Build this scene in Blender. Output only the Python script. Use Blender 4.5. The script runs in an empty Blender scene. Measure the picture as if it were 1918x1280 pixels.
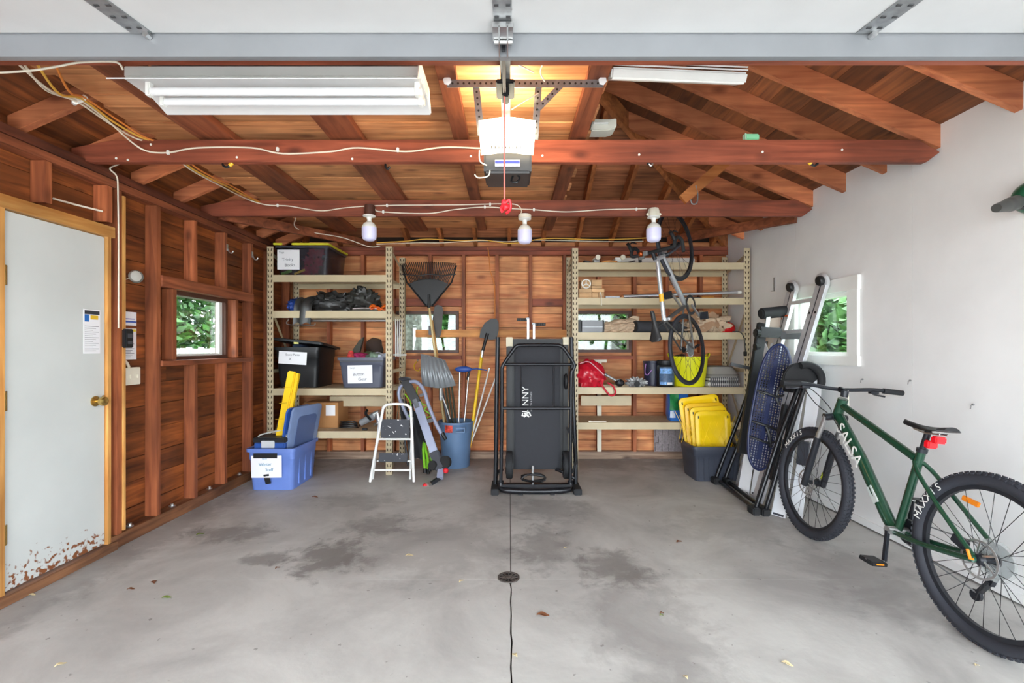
import bpy, bmesh, math, random
from mathutils import Vector as V, Matrix as MX, noise as NZ
random.seed(7)
SC = bpy.context.scene
COL = SC.collection
# ------------------------------------------------------------------ camera
FPX, VPX, VPY, EYE = 880.0, 954.0, 652.0, 1.30
cd = bpy.data.cameras.new('camera'); cam = bpy.data.objects.new('camera', cd); COL.objects.link(cam)
cam.location = (0, 0, EYE); cam.rotation_euler = (math.pi/2, 0, 0)
cd.sensor_width = 36; cd.lens = FPX/1918*36; cd.clip_start = 0.02; cd.clip_end = 200
cd.shift_x = (959-VPX)/1918; cd.shift_y = (VPY-640)/1918
SC.camera = cam
# ------------------------------------------------------------------ sky: even overcast daylight
w = bpy.data.worlds.new('sky'); SC.world = w; w.use_nodes = True
nt = w.node_tree; nt.nodes.clear()
bg = nt.nodes.new('ShaderNodeBackground'); wo = nt.nodes.new('ShaderNodeOutputWorld')
bg.inputs[0].default_value = (0.86, 0.94, 1.0, 1); bg.inputs[1].default_value = 3.1
nt.links.new(bg.outputs[0], wo.inputs[0])
vs = SC.view_settings
vs.view_transform = 'Standard'; vs.look = 'None'; vs.gamma = 1.0; vs.use_curve_mapping = False
vs.exposure = 1.8
SC.cycles.max_bounces = 12; SC.cycles.diffuse_bounces = 8; SC.cycles.glossy_bounces = 4
SC.cycles.transmission_bounces = 8; SC.cycles.transparent_max_bounces = 12
# ------------------------------------------------------------------ helpers
def at(px, py, Y):
    return V(((px-VPX)*Y/FPX, Y, EYE-(py-VPY)*Y/FPX))
def lin(c):
    c = c/255.0
    return c/12.92 if c <= .04045 else ((c+.055)/1.055)**2.4
def rgb(r, g, b): return (lin(r), lin(g), lin(b), 1)
class MB:
    def __init__(s, m=None): s.v = []; s.f = []; s.m = m
    def add(s, vs, fs):
        n = len(s.v)
        if s.m is not None: s.v += [tuple(s.m @ V(p)) for p in vs]
        else: s.v += [tuple(p) for p in vs]
        s.f += [tuple(i+n for i in f) for f in fs]
        return s
    def box(s, x0, x1, y0, y1, z0, z1):
        return s.add([(x0,y0,z0),(x1,y0,z0),(x1,y1,z0),(x0,y1,z0),(x0,y0,z1),(x1,y0,z1),(x1,y1,z1),(x0,y1,z1)],
                     [(0,3,2,1),(4,5,6,7),(0,1,5,4),(1,2,6,5),(2,3,7,6),(3,0,4,7)])
    def obox(s, c, u, v, w):
        c, u, v, w = V(c), V(u), V(v), V(w)
        P = [c+a*u+b*v+d*w for d in (-1,1) for a, b in ((-1,-1),(1,-1),(1,1),(-1,1))]
        return s.add(P, [(0,3,2,1),(4,5,6,7),(0,1,5,4),(1,2,6,5),(2,3,7,6),(3,0,4,7)])
    def beam(s, p, q, wd, ht, up=(0,0,1)):
        p, q = V(p), V(q); d = (q-p); u = d.normalized(); up = V(up)
        if abs(u.dot(up)) > .98: up = V((0,1,0)) if abs(u.y) < .9 else V((1,0,0))
        sd = u.cross(up).normalized(); up = sd.cross(u).normalized()
        return s.obox((p+q)/2, d/2, sd*wd/2, up*ht/2)
    def cyl(s, p, q, r, r2=None, n=14, cap=True):
        p, q = V(p), V(q); r2 = r if r2 is None else r2
        u = (q-p).normalized(); a = u.orthogonal().normalized(); b = u.cross(a)
        P = [p+(a*math.cos(t)+b*math.sin(t))*r for t in [2*math.pi*i/n for i in range(n)]]
        P += [q+(a*math.cos(t)+b*math.sin(t))*r2 for t in [2*math.pi*i/n for i in range(n)]]
        F = [(i, (i+1)%n, n+(i+1)%n, n+i) for i in range(n)]
        if cap: F += [tuple(range(n-1, -1, -1)), tuple(range(n, 2*n))]
        return s.add(P, F)
    def tube(s, pts, r, n=8, closed=False):
        pts = [V(p) for p in pts]; m = len(pts)
        rs = r if isinstance(r, (list, tuple)) else [r]*m
        P = []; a = None
        for i, p in enumerate(pts):
            if closed: t = pts[(i+1) % m]-pts[i-1]
            else: t = pts[min(i+1, m-1)]-pts[max(i-1, 0)]
            t.normalize()
            if a is None: a = t.orthogonal().normalized()
            else:
                a = a-t*a.dot(t)
                a = a.normalized() if a.length > 1e-6 else t.orthogonal().normalized()
            b = t.cross(a)
            P += [p+(a*math.cos(2*math.pi*k/n)+b*math.sin(2*math.pi*k/n))*rs[i] for k in range(n)]
        F = []
        for i in range(m if closed else m-1):
            j = (i+1) % m
            F += [(i*n+k, i*n+(k+1)%n, j*n+(k+1)%n, j*n+k) for k in range(n)]
        if not closed: F += [tuple(range(n-1, -1, -1)), tuple((m-1)*n+k for k in range(n))]
        return s.add(P, F)
    def lathe(s, prof, c=(0,0,0), axis=(0,0,1), n=24, close=False):
        c, u = V(c), V(axis).normalized(); a = u.orthogonal().normalized(); b = u.cross(a); m = len(prof)
        P = []
        for r, z in prof:
            P += [c+u*z+(a*math.cos(2*math.pi*k/n)+b*math.sin(2*math.pi*k/n))*max(r, 1e-4) for k in range(n)]
        F = []
        for i in range(m if close else m-1):
            j = (i+1) % m
            F += [(i*n+k, i*n+(k+1)%n, j*n+(k+1)%n, j*n+k) for k in range(n)]
        if not close: F += [tuple(range(n-1, -1, -1)), tuple((m-1)*n+k for k in range(n))]
        return s.add(P, F)
    def prism(s, poly, o, u, v, t):
        o, u, v, t = V(o), V(u), V(v), V(t); n = len(poly)
        P = [o+u*a+v*b for a, b in poly]; P += [p+t for p in P]
        F = [tuple(range(n-1, -1, -1)), tuple(range(n, 2*n))]+[(i, (i+1)%n, n+(i+1)%n, n+i) for i in range(n)]
        return s.add(P, F)
    def loft(s, rings, cap0=True, cap1=True, closed=False):
        n = len(rings[0]); m = len(rings); P = [p for r in rings for p in r]; F = []
        for i in range(m if closed else m-1):
            j = (i+1) % m
            F += [(i*n+k, i*n+(k+1)%n, j*n+(k+1)%n, j*n+k) for k in range(n)]
        if cap0 and not closed: F.append(tuple(range(n-1, -1, -1)))
        if cap1 and not closed: F.append(tuple((m-1)*n+k for k in range(n)))
        return s.add(P, F)
    def ball(s, c, rx, ry, rz, n=16, m=10, bump=0, freq=8, seed=0, flat=None):
        c = V(c); P = []; F = []
        for i in range(m+1):
            th = math.pi*i/m
            for k in range(n):
                ph = 2*math.pi*k/n
                d = V((math.sin(th)*math.cos(ph), math.sin(th)*math.sin(ph), math.cos(th)))
                p = V((d.x*rx, d.y*ry, d.z*rz))
                if bump: p += d*bump*NZ.noise(p*freq+V((seed*3.1, seed*1.7, seed)))*2
                if flat is not None: p.z = max(p.z, flat)
                P.append(c+p)
        for i in range(m):
            F += [(i*n+k, (i+1)*n+k, (i+1)*n+(k+1)%n, i*n+(k+1)%n) for k in range(n)]
        return s.add(P, F)
    def sheet(s, fn, nu, nv, th=.004):
        P = [V(fn(i/nu, j/nv)) for j in range(nv+1) for i in range(nu+1)]
        N = len(P); Q = []
        for j in range(nv+1):
            for i in range(nu+1):
                k = j*(nu+1)+i
                du = P[k+1]-P[k] if i < nu else P[k]-P[k-1]
                dv = P[k+nu+1]-P[k] if j < nv else P[k]-P[k-nu-1]
                nn = du.cross(dv); nn = nn.normalized() if nn.length > 1e-9 else V((0,0,1))
                Q.append(P[k]+nn*th)
        F = []; W = nu+1
        for j in range(nv):
            for i in range(nu):
                a = j*W+i
                F.append((a, a+1, a+W+1, a+W)); F.append((N+a, N+a+W, N+a+W+1, N+a+1))
        edge = [i for i in range(nu)]+[nu+j*W for j in range(nv)]+[nv*W+nu-i for i in range(nu)]+[(nv-j)*W for j in range(nv)]
        for i in range(len(edge)):
            a, b = edge[i], edge[(i+1) % len(edge)]
            F.append((a, N+a, N+b, b))
        return s.add(P+Q, F)
def rrect(cx, cy, hx, hy, r, z, n=4, rot=0):
    out = []
    for qx, qy, a0 in ((1,1,0),(-1,1,90),(-1,-1,180),(1,-1,270)):
        for k in range(n+1):
            t = math.radians(a0+90*k/n)
            x, y = qx*(hx-r)+r*math.cos(t), qy*(hy-r)+r*math.sin(t)
            out.append(V((cx+x*math.cos(rot)-y*math.sin(rot), cy+x*math.sin(rot)+y*math.cos(rot), z)))
    return out
def spline(pts, n=8, closed=False):
    pts = [V(p) for p in pts]; out = []; m = len(pts)
    for i in range(m if closed else m-1):
        if closed: a, b, c, d = pts[i-1], pts[i], pts[(i+1)%m], pts[(i+2)%m]
        else: a, b, c, d = pts[max(i-1,0)], pts[i], pts[i+1], pts[min(i+2,m-1)]
        for k in range(n):
            t = k/n
            out.append(.5*((2*b)+(c-a)*t+(2*a-5*b+4*c-d)*t*t+(3*b-a-3*c+d)*t**3))
    if not closed: out.append(pts[-1])
    return out
def mesh(name, mb, mat, bevel=0, smooth=.7):
    me = bpy.data.meshes.new(name); me.from_pydata(mb.v, [], mb.f)
    bm = bmesh.new(); bm.from_mesh(me)
    bmesh.ops.recalc_face_normals(bm, faces=bm.faces)
    if bevel:
        es = [e for e in bm.edges if len(e.link_faces) == 2 and e.calc_face_angle(0) > .6]
        bmesh.ops.bevel(bm, geom=es, offset=bevel, segments=2, affect='EDGES', clamp_overlap=True)
    bm.to_mesh(me); bm.free()
    me.polygons.foreach_set('use_smooth', [True]*len(me.polygons))
    me.set_sharp_from_angle(angle=smooth)
    if mat: me.materials.append(mat)
    return me
WORLD = {}
def tag(o, label=None, cat=None, group=None, kind=None):
    if label: o['label'] = label
    if cat: o['category'] = cat
    if group: o['group'] = group
    if kind: o['kind'] = kind
    return o
def thing(name, label, cat, loc, group=None):
    o = bpy.data.objects.new(name, None); COL.objects.link(o); o.location = loc
    o.empty_display_size = .05
    WORLD[o] = MX.Translation(V(loc)); return tag(o, label, cat, group)
def struct(name, loc=(0,0,0)):
    o = bpy.data.objects.new(name, None); COL.objects.link(o); o.location = loc
    WORLD[o] = MX.Translation(V(loc)); return tag(o, kind='structure')
def part(name, mb, mat, parent, bevel=0, label=None, kind=None, smooth=.7):
    o = bpy.data.objects.new(name, mesh(name, mb, mat, bevel, smooth)); COL.objects.link(o)
    o.parent = parent
    if parent in WORLD: o.matrix_parent_inverse = WORLD[parent].inverted()
    return tag(o, label, None, None, kind)
def single(name, mb, mat, label=None, cat=None, group=None, kind=None, bevel=0, smooth=.7):
    xs = [p[0] for p in mb.v]; ys = [p[1] for p in mb.v]; zs = [p[2] for p in mb.v]
    c = V(((min(xs)+max(xs))/2, (min(ys)+max(ys))/2, min(zs)))
    mb.v = [tuple(V(p)-c) for p in mb.v]
    o = bpy.data.objects.new(name, mesh(name, mb, mat, bevel, smooth)); COL.objects.link(o); o.location = c
    WORLD[o] = MX.Translation(c)
    return tag(o, label, cat, group, kind)
def text_mb(txt, size, mtx, depth=.0015, mb=None):
    cu = bpy.data.curves.new('lettering', 'FONT'); cu.body = txt; cu.size = size; cu.extrude = depth
    cu.align_x = 'CENTER'; cu.align_y = 'CENTER'; cu.resolution_u = 3
    ob = bpy.data.objects.new('lettering', cu); COL.objects.link(ob)
    me = ob.to_mesh()
    mb = mb or MB()
    mb.add([mtx @ p.co for p in me.vertices], [tuple(p.vertices) for p in me.polygons])
    ob.to_mesh_clear(); bpy.data.objects.remove(ob); bpy.data.curves.remove(cu)
    return mb
def frame(o, u, v):   # matrix whose x axis is u, y axis is v
    u = V(u).normalized(); v = V(v); v = (v-u*u.dot(v)).normalized(); n = u.cross(v)
    return MX(((u.x, v.x, n.x, o[0]), (u.y, v.y, n.y, o[1]), (u.z, v.z, n.z, o[2]), (0, 0, 0, 1)))
# ------------------------------------------------------------------ materials
MATS = {}
def mat(name, c, rough=.5, metal=0, var=.06, scale=6, bump=0, emit=0, trans=0, alpha=1, coat=0, rnd=0):
    if name in MATS: return MATS[name]
    m = bpy.data.materials.new(name); m.use_nodes = True; nt = m.node_tree; b = nt.nodes['Principled BSDF']
    b.inputs['Roughness'].default_value = rough; b.inputs['Metallic'].default_value = metal
    tc = nt.nodes.new('ShaderNodeTexCoord'); nz = nt.nodes.new('ShaderNodeTexNoise')
    nz.inputs['Scale'].default_value = scale; nz.inputs['Detail'].default_value = 4
    nt.links.new(tc.outputs['Object'], nz.inputs['Vector'])
    hv = nt.nodes.new('ShaderNodeHueSaturation'); hv.inputs['Color'].default_value = c
    mr = nt.nodes.new('ShaderNodeMapRange'); mr.inputs[1].default_value = .3; mr.inputs[2].default_value = .7
    mr.inputs[3].default_value = 1-var*1.5; mr.inputs[4].default_value = 1+var*1.5
    nt.links.new(nz.outputs[0], mr.inputs[0])
    if rnd:
        oi = nt.nodes.new('ShaderNodeObjectInfo'); m2 = nt.nodes.new('ShaderNodeMapRange')
        m2.inputs[3].default_value = 1-rnd; m2.inputs[4].default_value = 1+rnd
        nt.links.new(oi.outputs['Random'], m2.inputs[0])
        mu = nt.nodes.new('ShaderNodeMath'); mu.operation = 'MULTIPLY'
        nt.links.new(mr.outputs[0], mu.inputs[0]); nt.links.new(m2.outputs[0], mu.inputs[1])
        nt.links.new(mu.outputs[0], hv.inputs['Value'])
    else: nt.links.new(mr.outputs[0], hv.inputs['Value'])
    nt.links.new(hv.outputs[0], b.inputs['Base Color'])
    if bump:
        bp = nt.nodes.new('ShaderNodeBump'); bp.inputs['Strength'].default_value = bump; bp.inputs['Distance'].default_value = .01
        nt.links.new(nz.outputs[0], bp.inputs['Height']); nt.links.new(bp.outputs[0], b.inputs['Normal'])
    if emit:
        b.inputs['Emission Color'].default_value = c; b.inputs['Emission Strength'].default_value = emit
    if trans: b.inputs['Transmission Weight'].default_value = trans; b.inputs['IOR'].default_value = 1.1
    if alpha < 1: b.inputs['Alpha'].default_value = alpha
    if coat: b.inputs['Coat Weight'].default_value = coat
    MATS[name] = m; return m
def wood(name, axis, dark, light, knots=True, rough=.62, rnd=.22, stain=.0):
    """planks with the grain along axis (0,1,2); every object gets its own shift and tone"""
    m = bpy.data.materials.new(name); m.use_nodes = True; nt = m.node_tree; b = nt.nodes['Principled BSDF']
    L = nt.links.new; N = nt.nodes.new
    tc = N('ShaderNodeTexCoord'); oi = N('ShaderNodeObjectInfo')
    mu = N('ShaderNodeMath'); mu.operation = 'MULTIPLY'; mu.inputs[1].default_value = 53.0; L(oi.outputs['Random'], mu.inputs[0])
    ad = N('ShaderNodeVectorMath'); ad.operation = 'ADD'; L(tc.outputs['Object'], ad.inputs[0]); L(mu.outputs[0], ad.inputs[1])
    mp = N('ShaderNodeMapping'); sc = [16, 16, 16]; sc[axis] = 1.1; mp.inputs['Scale'].default_value = sc
    L(ad.outputs[0], mp.inputs['Vector'])
    n1 = N('ShaderNodeTexNoise'); n1.inputs['Scale'].default_value = 1.6; n1.inputs['Detail'].default_value = 6; n1.inputs['Distortion'].default_value = .7
    L(mp.outputs[0], n1.inputs['Vector'])
    rp = N('ShaderNodeValToRGB'); rp.color_ramp.elements[0].color = dark; rp.color_ramp.elements[1].color = light
    rp.color_ramp.elements[0].position = .28; rp.color_ramp.elements[1].position = .70
    L(n1.outputs[0], rp.inputs[0])
    n2 = N('ShaderNodeTexNoise'); n2.inputs['Scale'].default_value = 2.2; n2.inputs['Detail'].default_value = 3; L(ad.outputs[0], n2.inputs['Vector'])
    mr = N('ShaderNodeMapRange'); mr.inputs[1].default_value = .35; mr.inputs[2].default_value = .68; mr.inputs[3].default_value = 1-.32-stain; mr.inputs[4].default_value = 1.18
    L(n2.outputs[0], mr.inputs[0])
    m2 = N('ShaderNodeMapRange'); m2.inputs[3].default_value = 1-rnd; m2.inputs[4].default_value = 1+rnd
    mu2 = N('ShaderNodeMath'); mu2.operation = 'MULTIPLY'; mu2.inputs[1].default_value = 7.31
    fr = N('ShaderNodeMath'); fr.operation = 'FRACT'; L(oi.outputs['Random'], mu2.inputs[0]); L(mu2.outputs[0], fr.inputs[0]); L(fr.outputs[0], m2.inputs[0])
    mm = N('ShaderNodeMath'); mm.operation = 'MULTIPLY'; L(mr.outputs[0], mm.inputs[0]); L(m2.outputs[0], mm.inputs[1])
    hv = N('ShaderNodeHueSaturation'); L(rp.outputs[0], hv.inputs['Color']); L(mm.outputs[0], hv.inputs['Value'])
    col = hv.outputs[0]
    if knots:
        mk = N('ShaderNodeMapping'); sk = [5.5, 5.5, 5.5]; sk[axis] = 2.6; mk.inputs['Scale'].default_value = sk; L(ad.outputs[0], mk.inputs['Vector'])
        vo = N('ShaderNodeTexVoronoi'); vo.inputs['Scale'].default_value = 1.0; L(mk.outputs[0], vo.inputs['Vector'])
        kr = N('ShaderNodeMapRange'); kr.inputs[1].default_value = .05; kr.inputs[2].default_value = .19; kr.inputs[3].default_value = .75; kr.inputs[4].default_value = 0
        L(vo.outputs['Distance'], kr.inputs[0])
        mx = N('ShaderNodeMix'); mx.data_type = 'RGBA'; L(kr.outputs[0], mx.inputs['Factor']); L(col, mx.inputs[6])
        mx.inputs[7].default_value = (dark[0]*.35, dark[1]*.3, dark[2]*.3, 1); col = mx.outputs[2]
    L(col, b.inputs['Base Color']); b.inputs['Roughness'].default_value = rough
    bp = N('ShaderNodeBump'); bp.inputs['Strength'].default_value = .25; bp.inputs['Distance'].default_value = .01
    L(n1.outputs[0], bp.inputs['Height']); L(bp.outputs[0], b.inputs['Normal'])
    return m
SC.cycles.use_denoising = True
# ---- shared materials
W_STUD_Z = wood('stained_stud_wood', 2, rgb(126,64,38), rgb(188,108,66))
W_BEAM_X = wood('stained_beam_wood', 0, rgb(112,54,36), rgb(164,86,60), rnd=.12)
W_BEAM_Y = wood('stained_joist_wood', 1, rgb(112,58,36), rgb(168,96,62), rnd=.15)
W_RAFT = wood('rafter_wood', 0, rgb(166,90,58), rgb(220,138,92), rnd=.15)
W_RAFT_Y = wood('back_rafter_wood', 1, rgb(140,80,44), rgb(200,124,72), rnd=.15)
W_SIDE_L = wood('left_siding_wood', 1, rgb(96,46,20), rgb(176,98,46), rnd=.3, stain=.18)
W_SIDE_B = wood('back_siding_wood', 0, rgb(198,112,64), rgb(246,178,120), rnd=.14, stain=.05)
W_DECK = wood('loft_board_wood', 0, rgb(178,110,66), rgb(232,168,114), rnd=.12)
W_ROOF_Y = wood('roof_board_wood', 1, rgb(104,64,46), rgb(158,96,56), rnd=.5)
W_ROOF_X = wood('hip_roof_board_wood', 0, rgb(134,80,56), rgb(206,136,94), rnd=.2)
W_PINE_Z = wood('pale_pine_upright', 2, rgb(196,128,60), rgb(232,178,104), knots=False, rnd=.08)
W_PINE_X = wood('pale_pine_rail', 0, rgb(190,116,56), rgb(230,164,94), rnd=.08)
W_PINE_Y = wood('pale_pine_head', 1, rgb(196,128,60), rgb(232,178,104), knots=False, rnd=.08)
DARKBACK = mat('dark_backing', rgb(40,24,16), .9)
M_WALL = mat('white_wall_paint', rgb(236,236,236), .7, var=.025, scale=3)
M_WHITE = mat('white_paint', rgb(236,236,232), .45, var=.02)
M_GALV = mat('galvanised_steel', rgb(150,152,154), .4, .6, var=.12, scale=30)
M_STEEL = mat('bright_steel', rgb(205,205,205), .28, .9, var=.04)
M_BLACK = mat('black_plastic', rgb(24,25,28), .45, var=.1)
M_BLACKM = mat('black_painted_metal', rgb(38,40,46), .35, .2, var=.08)
M_RUBBER = mat('black_rubber', rgb(30,31,34), .75, var=.1)
M_BRASS = mat('brass', rgb(196,164,96), .25, .9)
M_PAPER = mat('white_paper', rgb(240,240,244), .8, var=.01)
M_INK = mat('black_ink', rgb(50,52,60), .8)
def glass_mat():
    m = bpy.data.materials.new('window_glass'); m.use_nodes = True; nt = m.node_tree; nt.nodes.clear()
    o = nt.nodes.new('ShaderNodeOutputMaterial'); mx = nt.nodes.new('ShaderNodeMixShader'); mx.inputs[0].default_value = .07
    t = nt.nodes.new('ShaderNodeBsdfTransparent'); g = nt.nodes.new('ShaderNodeBsdfGlossy'); g.inputs['Roughness'].default_value = .04
    t.inputs[0].default_value = (.93, .97, .95, 1)
    nt.links.new(t.outputs[0], mx.inputs[1]); nt.links.new(g.outputs[0], mx.inputs[2]); nt.links.new(mx.outputs[0], o.inputs[0]); return m
M_GLASS = glass_mat()
# concrete with oil stains
def concrete():
    m = bpy.data.materials.new('stained_concrete'); m.use_nodes = True; nt = m.node_tree; b = nt.nodes['Principled BSDF']
    L = nt.links.new; N = nt.nodes.new
    tc = N('ShaderNodeTexCoord')
    n1 = N('ShaderNodeTexNoise'); n1.inputs['Scale'].default_value = 1.4; n1.inputs['Detail'].default_value = 8; n1.inputs['Roughness'].default_value = .62; n1.inputs['Distortion'].default_value = .5
    L(tc.outputs['Object'], n1.inputs['Vector'])
    rp = N('ShaderNodeValToRGB'); e = rp.color_ramp.elements
    e[0].position = .33; e[0].color = rgb(160,157,154); e[1].position = .62; e[1].color = rgb(196,194,190)
    L(n1.outputs[0], rp.inputs[0]); col = rp.outputs[0]
    nd = N('ShaderNodeTexNoise'); nd.inputs['Scale'].default_value = 6.5; nd.inputs['Detail'].default_value = 10; nd.inputs['Roughness'].default_value = .68; nd.inputs['Distortion'].default_value = .3
    L(tc.outputs['Object'], nd.inputs['Vector'])
    stains = [(-1.12,2.93,.24,.26,.72),(-.95,3.45,.26,.2,.5),(-1.96,3.30,.30,.16,.55),(.62,2.78,.22,.24,.55),(.22,3.10,.2,.35,.45),
              (.35,3.8,.35,.3,.35),(-1.5,2.9,.16,.1,.55),(.65,2.2,.3,.6,.28),(2.0,2.6,.35,.5,.3),(1.6,3.4,.5,.3,.25),(-2.45,3.0,.2,1.9,.35),(-1.3,4.0,.4,.2,.3),
              (-.5,3.1,.6,.5,.25),(0,5.3,2.6,.35,.35)]
    for x, y, rx, ry, k in stains:
        mp = N('ShaderNodeMapping'); mp.vector_type = 'TEXTURE'; mp.inputs['Location'].default_value = (x, y, 0); mp.inputs['Scale'].default_value = (rx*1.5, ry*1.5, 1)
        L(tc.outputs['Object'], mp.inputs['Vector'])
        ln = N('ShaderNodeVectorMath'); ln.operation = 'LENGTH'; L(mp.outputs[0], ln.inputs[0])
        sb = N('ShaderNodeMath'); sb.operation = 'MULTIPLY_ADD'; sb.inputs[1].default_value = 2.2; L(nd.outputs[0], sb.inputs[0]); L(ln.outputs[1], sb.inputs[2])
        mr = N('ShaderNodeMapRange'); mr.inputs[1].default_value = 1.45; mr.inputs[2].default_value = 1.85; mr.inputs[3].default_value = k; mr.inputs[4].default_value = 0
        L(sb.outputs[0], mr.inputs[0])
        mx = N('ShaderNodeMix'); mx.data_type = 'RGBA'; L(mr.outputs[0], mx.inputs['Factor']); L(col, mx.inputs[6]); mx.inputs[7].default_value = rgb(104,98,96); col = mx.outputs[2]
    sp = N('ShaderNodeTexNoise'); sp.inputs['Scale'].default_value = 26; sp.inputs['Detail'].default_value = 3; L(tc.outputs['Object'], sp.inputs['Vector'])
    sr = N('ShaderNodeMapRange'); sr.inputs[1].default_value = .70; sr.inputs[2].default_value = .74; sr.inputs[3].default_value = 0; sr.inputs[4].default_value = .55; L(sp.outputs[0], sr.inputs[0])
    mx = N('ShaderNodeMix'); mx.data_type = 'RGBA'; L(sr.outputs[0], mx.inputs['Factor']); L(col, mx.inputs[6]); mx.inputs[7].default_value = rgb(92,84,78); col = mx.outputs[2]
    L(col, b.inputs['Base Color']); b.inputs['Roughness'].default_value = .55
    bp = N('ShaderNodeBump'); bp.inputs['Strength'].default_value = .12; bp.inputs['Distance'].default_value = .01; L(sp.outputs[0], bp.inputs['Height']); L(bp.outputs[0], b.inputs['Normal'])
    return m
M_CONC = concrete()
LX, RX, BY, FY = -2.54, 2.58, 5.50, -.70     # stud faces, drywall face, back stud face, front opening
# ---------------------------------------------------------------- floor
fl = single('floor', MB().box(-2.75, 2.75, FY, 5.75, -.15, -.02), mat('joint_dirt', rgb(38,34,32), .95), kind='structure')
JX, JY = .008, 2.64
def jag(y0, y1, sgn):
    pts = []; n = 60
    for i in range(n+1):
        y = y0+(y1-y0)*i/n
        pts.append((JX+.010*NZ.noise(V((y*9, 3, 0)))+.006*NZ.noise(V((y*31, 0, 0)))+sgn*(.0035+.002*NZ.noise(V((y*20, sgn*9, 5)))), y))
    return pts
mb = MB(); mb.prism([(-2.75,FY)]+jag(FY, JY-.001, -1)+[(-2.75,JY-.001)], (0,0,-.05), (1,0,0), (0,1,0), (0,0,.05)); part('slab', mb, M_CONC, fl)
mb = MB(); mb.prism([(2.75,FY)]+jag(FY, JY-.001, 1)+[(2.75,JY-.001)], (0,0,-.05), (1,0,0), (0,1,0), (0,0,.05)); part('slab', mb, M_CONC, fl)
part('slab', MB().box(-2.75, JX-.0025, JY+.001, 5.75, -.05, 0), M_CONC, fl)
part('slab', MB().box(JX+.0025, 2.75, JY+.001, 5.75, -.05, 0), M_CONC, fl)
single('ground', MB().box(-30, 30, 5.75, 40, -.2, -.06).box(-30,-2.75,-.7,5.75,-.2,-.06).box(2.75,30,-.7,5.75,-.2,-.06), mat('lawn_green', rgb(82,112,48), .9, var=.25, scale=9), kind='structure')
single('driveway', MB().box(-30, 30, -25, FY, -.2, -.02), mat('driveway_bounce_concrete', rgb(214,211,205), .8), kind='structure')  # unseen ground added out front, concrete kept pale to bounce daylight indoors
# ---------------------------------------------------------------- board rows with openings cut out
def cut_spans(a, b, lo, hi, holes):
    """spans of [a,b] for a row lo..hi minus the holes (u0,u1,z0,z1)"""
    sp = [(a, b)]
    for u0, u1, z0, z1 in holes:
        if hi <= z0+.02 or lo >= z1-.02: continue
        out = []
        for s, e in sp:
            if u1 <= s or u0 >= e: out.append((s, e)); continue
            if u0-s > .03: out.append((s, u0))
            if e-u1 > .03: out.append((u1, e))
        sp = out
    return sp
def panel_with_holes(mb, a, b, z0, z1, holes, fn):
    """fill a..b x z0..z1 minus holes with boxes; fn(mb,u0,u1,w0,w1)"""
    us = sorted(set([a, b]+[min(max(h[i], a), b) for h in holes for i in (0, 1)]))
    for u0, u1 in zip(us, us[1:]):
        if u1-u0 < 1e-4: continue
        um = (u0+u1)/2; zz = [(z0, z1)]
        for h in holes:
            if h[0] < um < h[1]:
                out = []
                for s, e in zz:
                    if h[3] <= s or h[2] >= e: out.append((s, e)); continue
                    if h[2]-s > 1e-4: out.append((s, h[2]))
                    if e-h[3] > 1e-4: out.append((h[3], e))
                zz = out
        for s, e in zz: fn(mb, u0, u1, s, e)
    return mb
# ---------------------------------------------------------------- left wall: open studs over plank siding
DOOR = (2.30, 3.00, 0, 2.05); WIN_L = (3.60, 4.34, 1.20, 1.75)
mb = panel_with_holes(MB(), FY, 5.66, 0, 2.60, [DOOR, WIN_L], lambda m, a, b, s, e: m.box(-2.72, -2.655, a, b, s, e))
wl = single('wall_left', mb, DARKBACK, kind='structure')
z = .02; i = 0
while z < 2.45:
    h = .172+.008*math.sin(i*2.3)
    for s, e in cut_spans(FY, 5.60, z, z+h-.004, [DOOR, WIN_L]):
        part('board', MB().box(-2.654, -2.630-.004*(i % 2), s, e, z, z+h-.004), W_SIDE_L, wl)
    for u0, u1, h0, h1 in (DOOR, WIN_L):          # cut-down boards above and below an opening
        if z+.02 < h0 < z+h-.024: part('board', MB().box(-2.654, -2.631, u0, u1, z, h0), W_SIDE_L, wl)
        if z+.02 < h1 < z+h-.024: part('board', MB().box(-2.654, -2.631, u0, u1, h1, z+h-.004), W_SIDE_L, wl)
    z += h; i += 1
def stud_l(y, z0, z1, nm='stud'):
    part(nm, MB().box(-2.629, LX+random.uniform(-.004,.002), y, y+.041, z0, z1), W_STUD_Z, wl, bevel=.002)
for y in (-.6,-.2,.2,.6,1.0,1.4,1.8,2.2): stud_l(y, .085, 2.33)
for y in (2.575, 2.968): stud_l(y, 2.10, 2.33)
stud_l(3.045, .085, 2.33)
for y in (3.387, 4.62, 5.02, 5.42): stud_l(y, .085, 2.33)
for y in (3.79, 4.19): stud_l(y, 1.835, 2.33); stud_l(y, .085, 1.165)
stud_l(3.55, 1.21, 1.745); stud_l(4.36, 1.21, 1.745)
part('sill_plate', MB().box(-2.629, LX, 3.0, 5.60, 0, .085).box(-2.629, LX, FY, 2.30, 0, .085), wood('sill_plate_wood', 1, rgb(96,56,36), rgb(150,100,66)), wl, bevel=.003)
part('top_plate', MB().box(-2.629, LX, FY, 5.60, 2.332, 2.378), W_BEAM_Y, wl)
part('top_plate', MB().box(-2.629, LX+.006, FY, 5.60, 2.382, 2.430), wood('dark_plate_wood', 1, rgb(62,30,20), rgb(112,58,38)), wl)
part('window_header', MB().box(-2.628, LX+.01, 3.43, 4.66, 1.75, 1.833), W_BEAM_Y, wl, bevel=.002)
part('window_ledger', MB().box(-2.628, LX+.012, 3.43, 4.66, 1.166, 1.206), W_BEAM_Y, wl, bevel=.002)
part('wall_strip', MB().box(-2.58, LX+.004, 3.088, 3.106, .1, 2.30), W_PINE_Z, wl)
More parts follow.
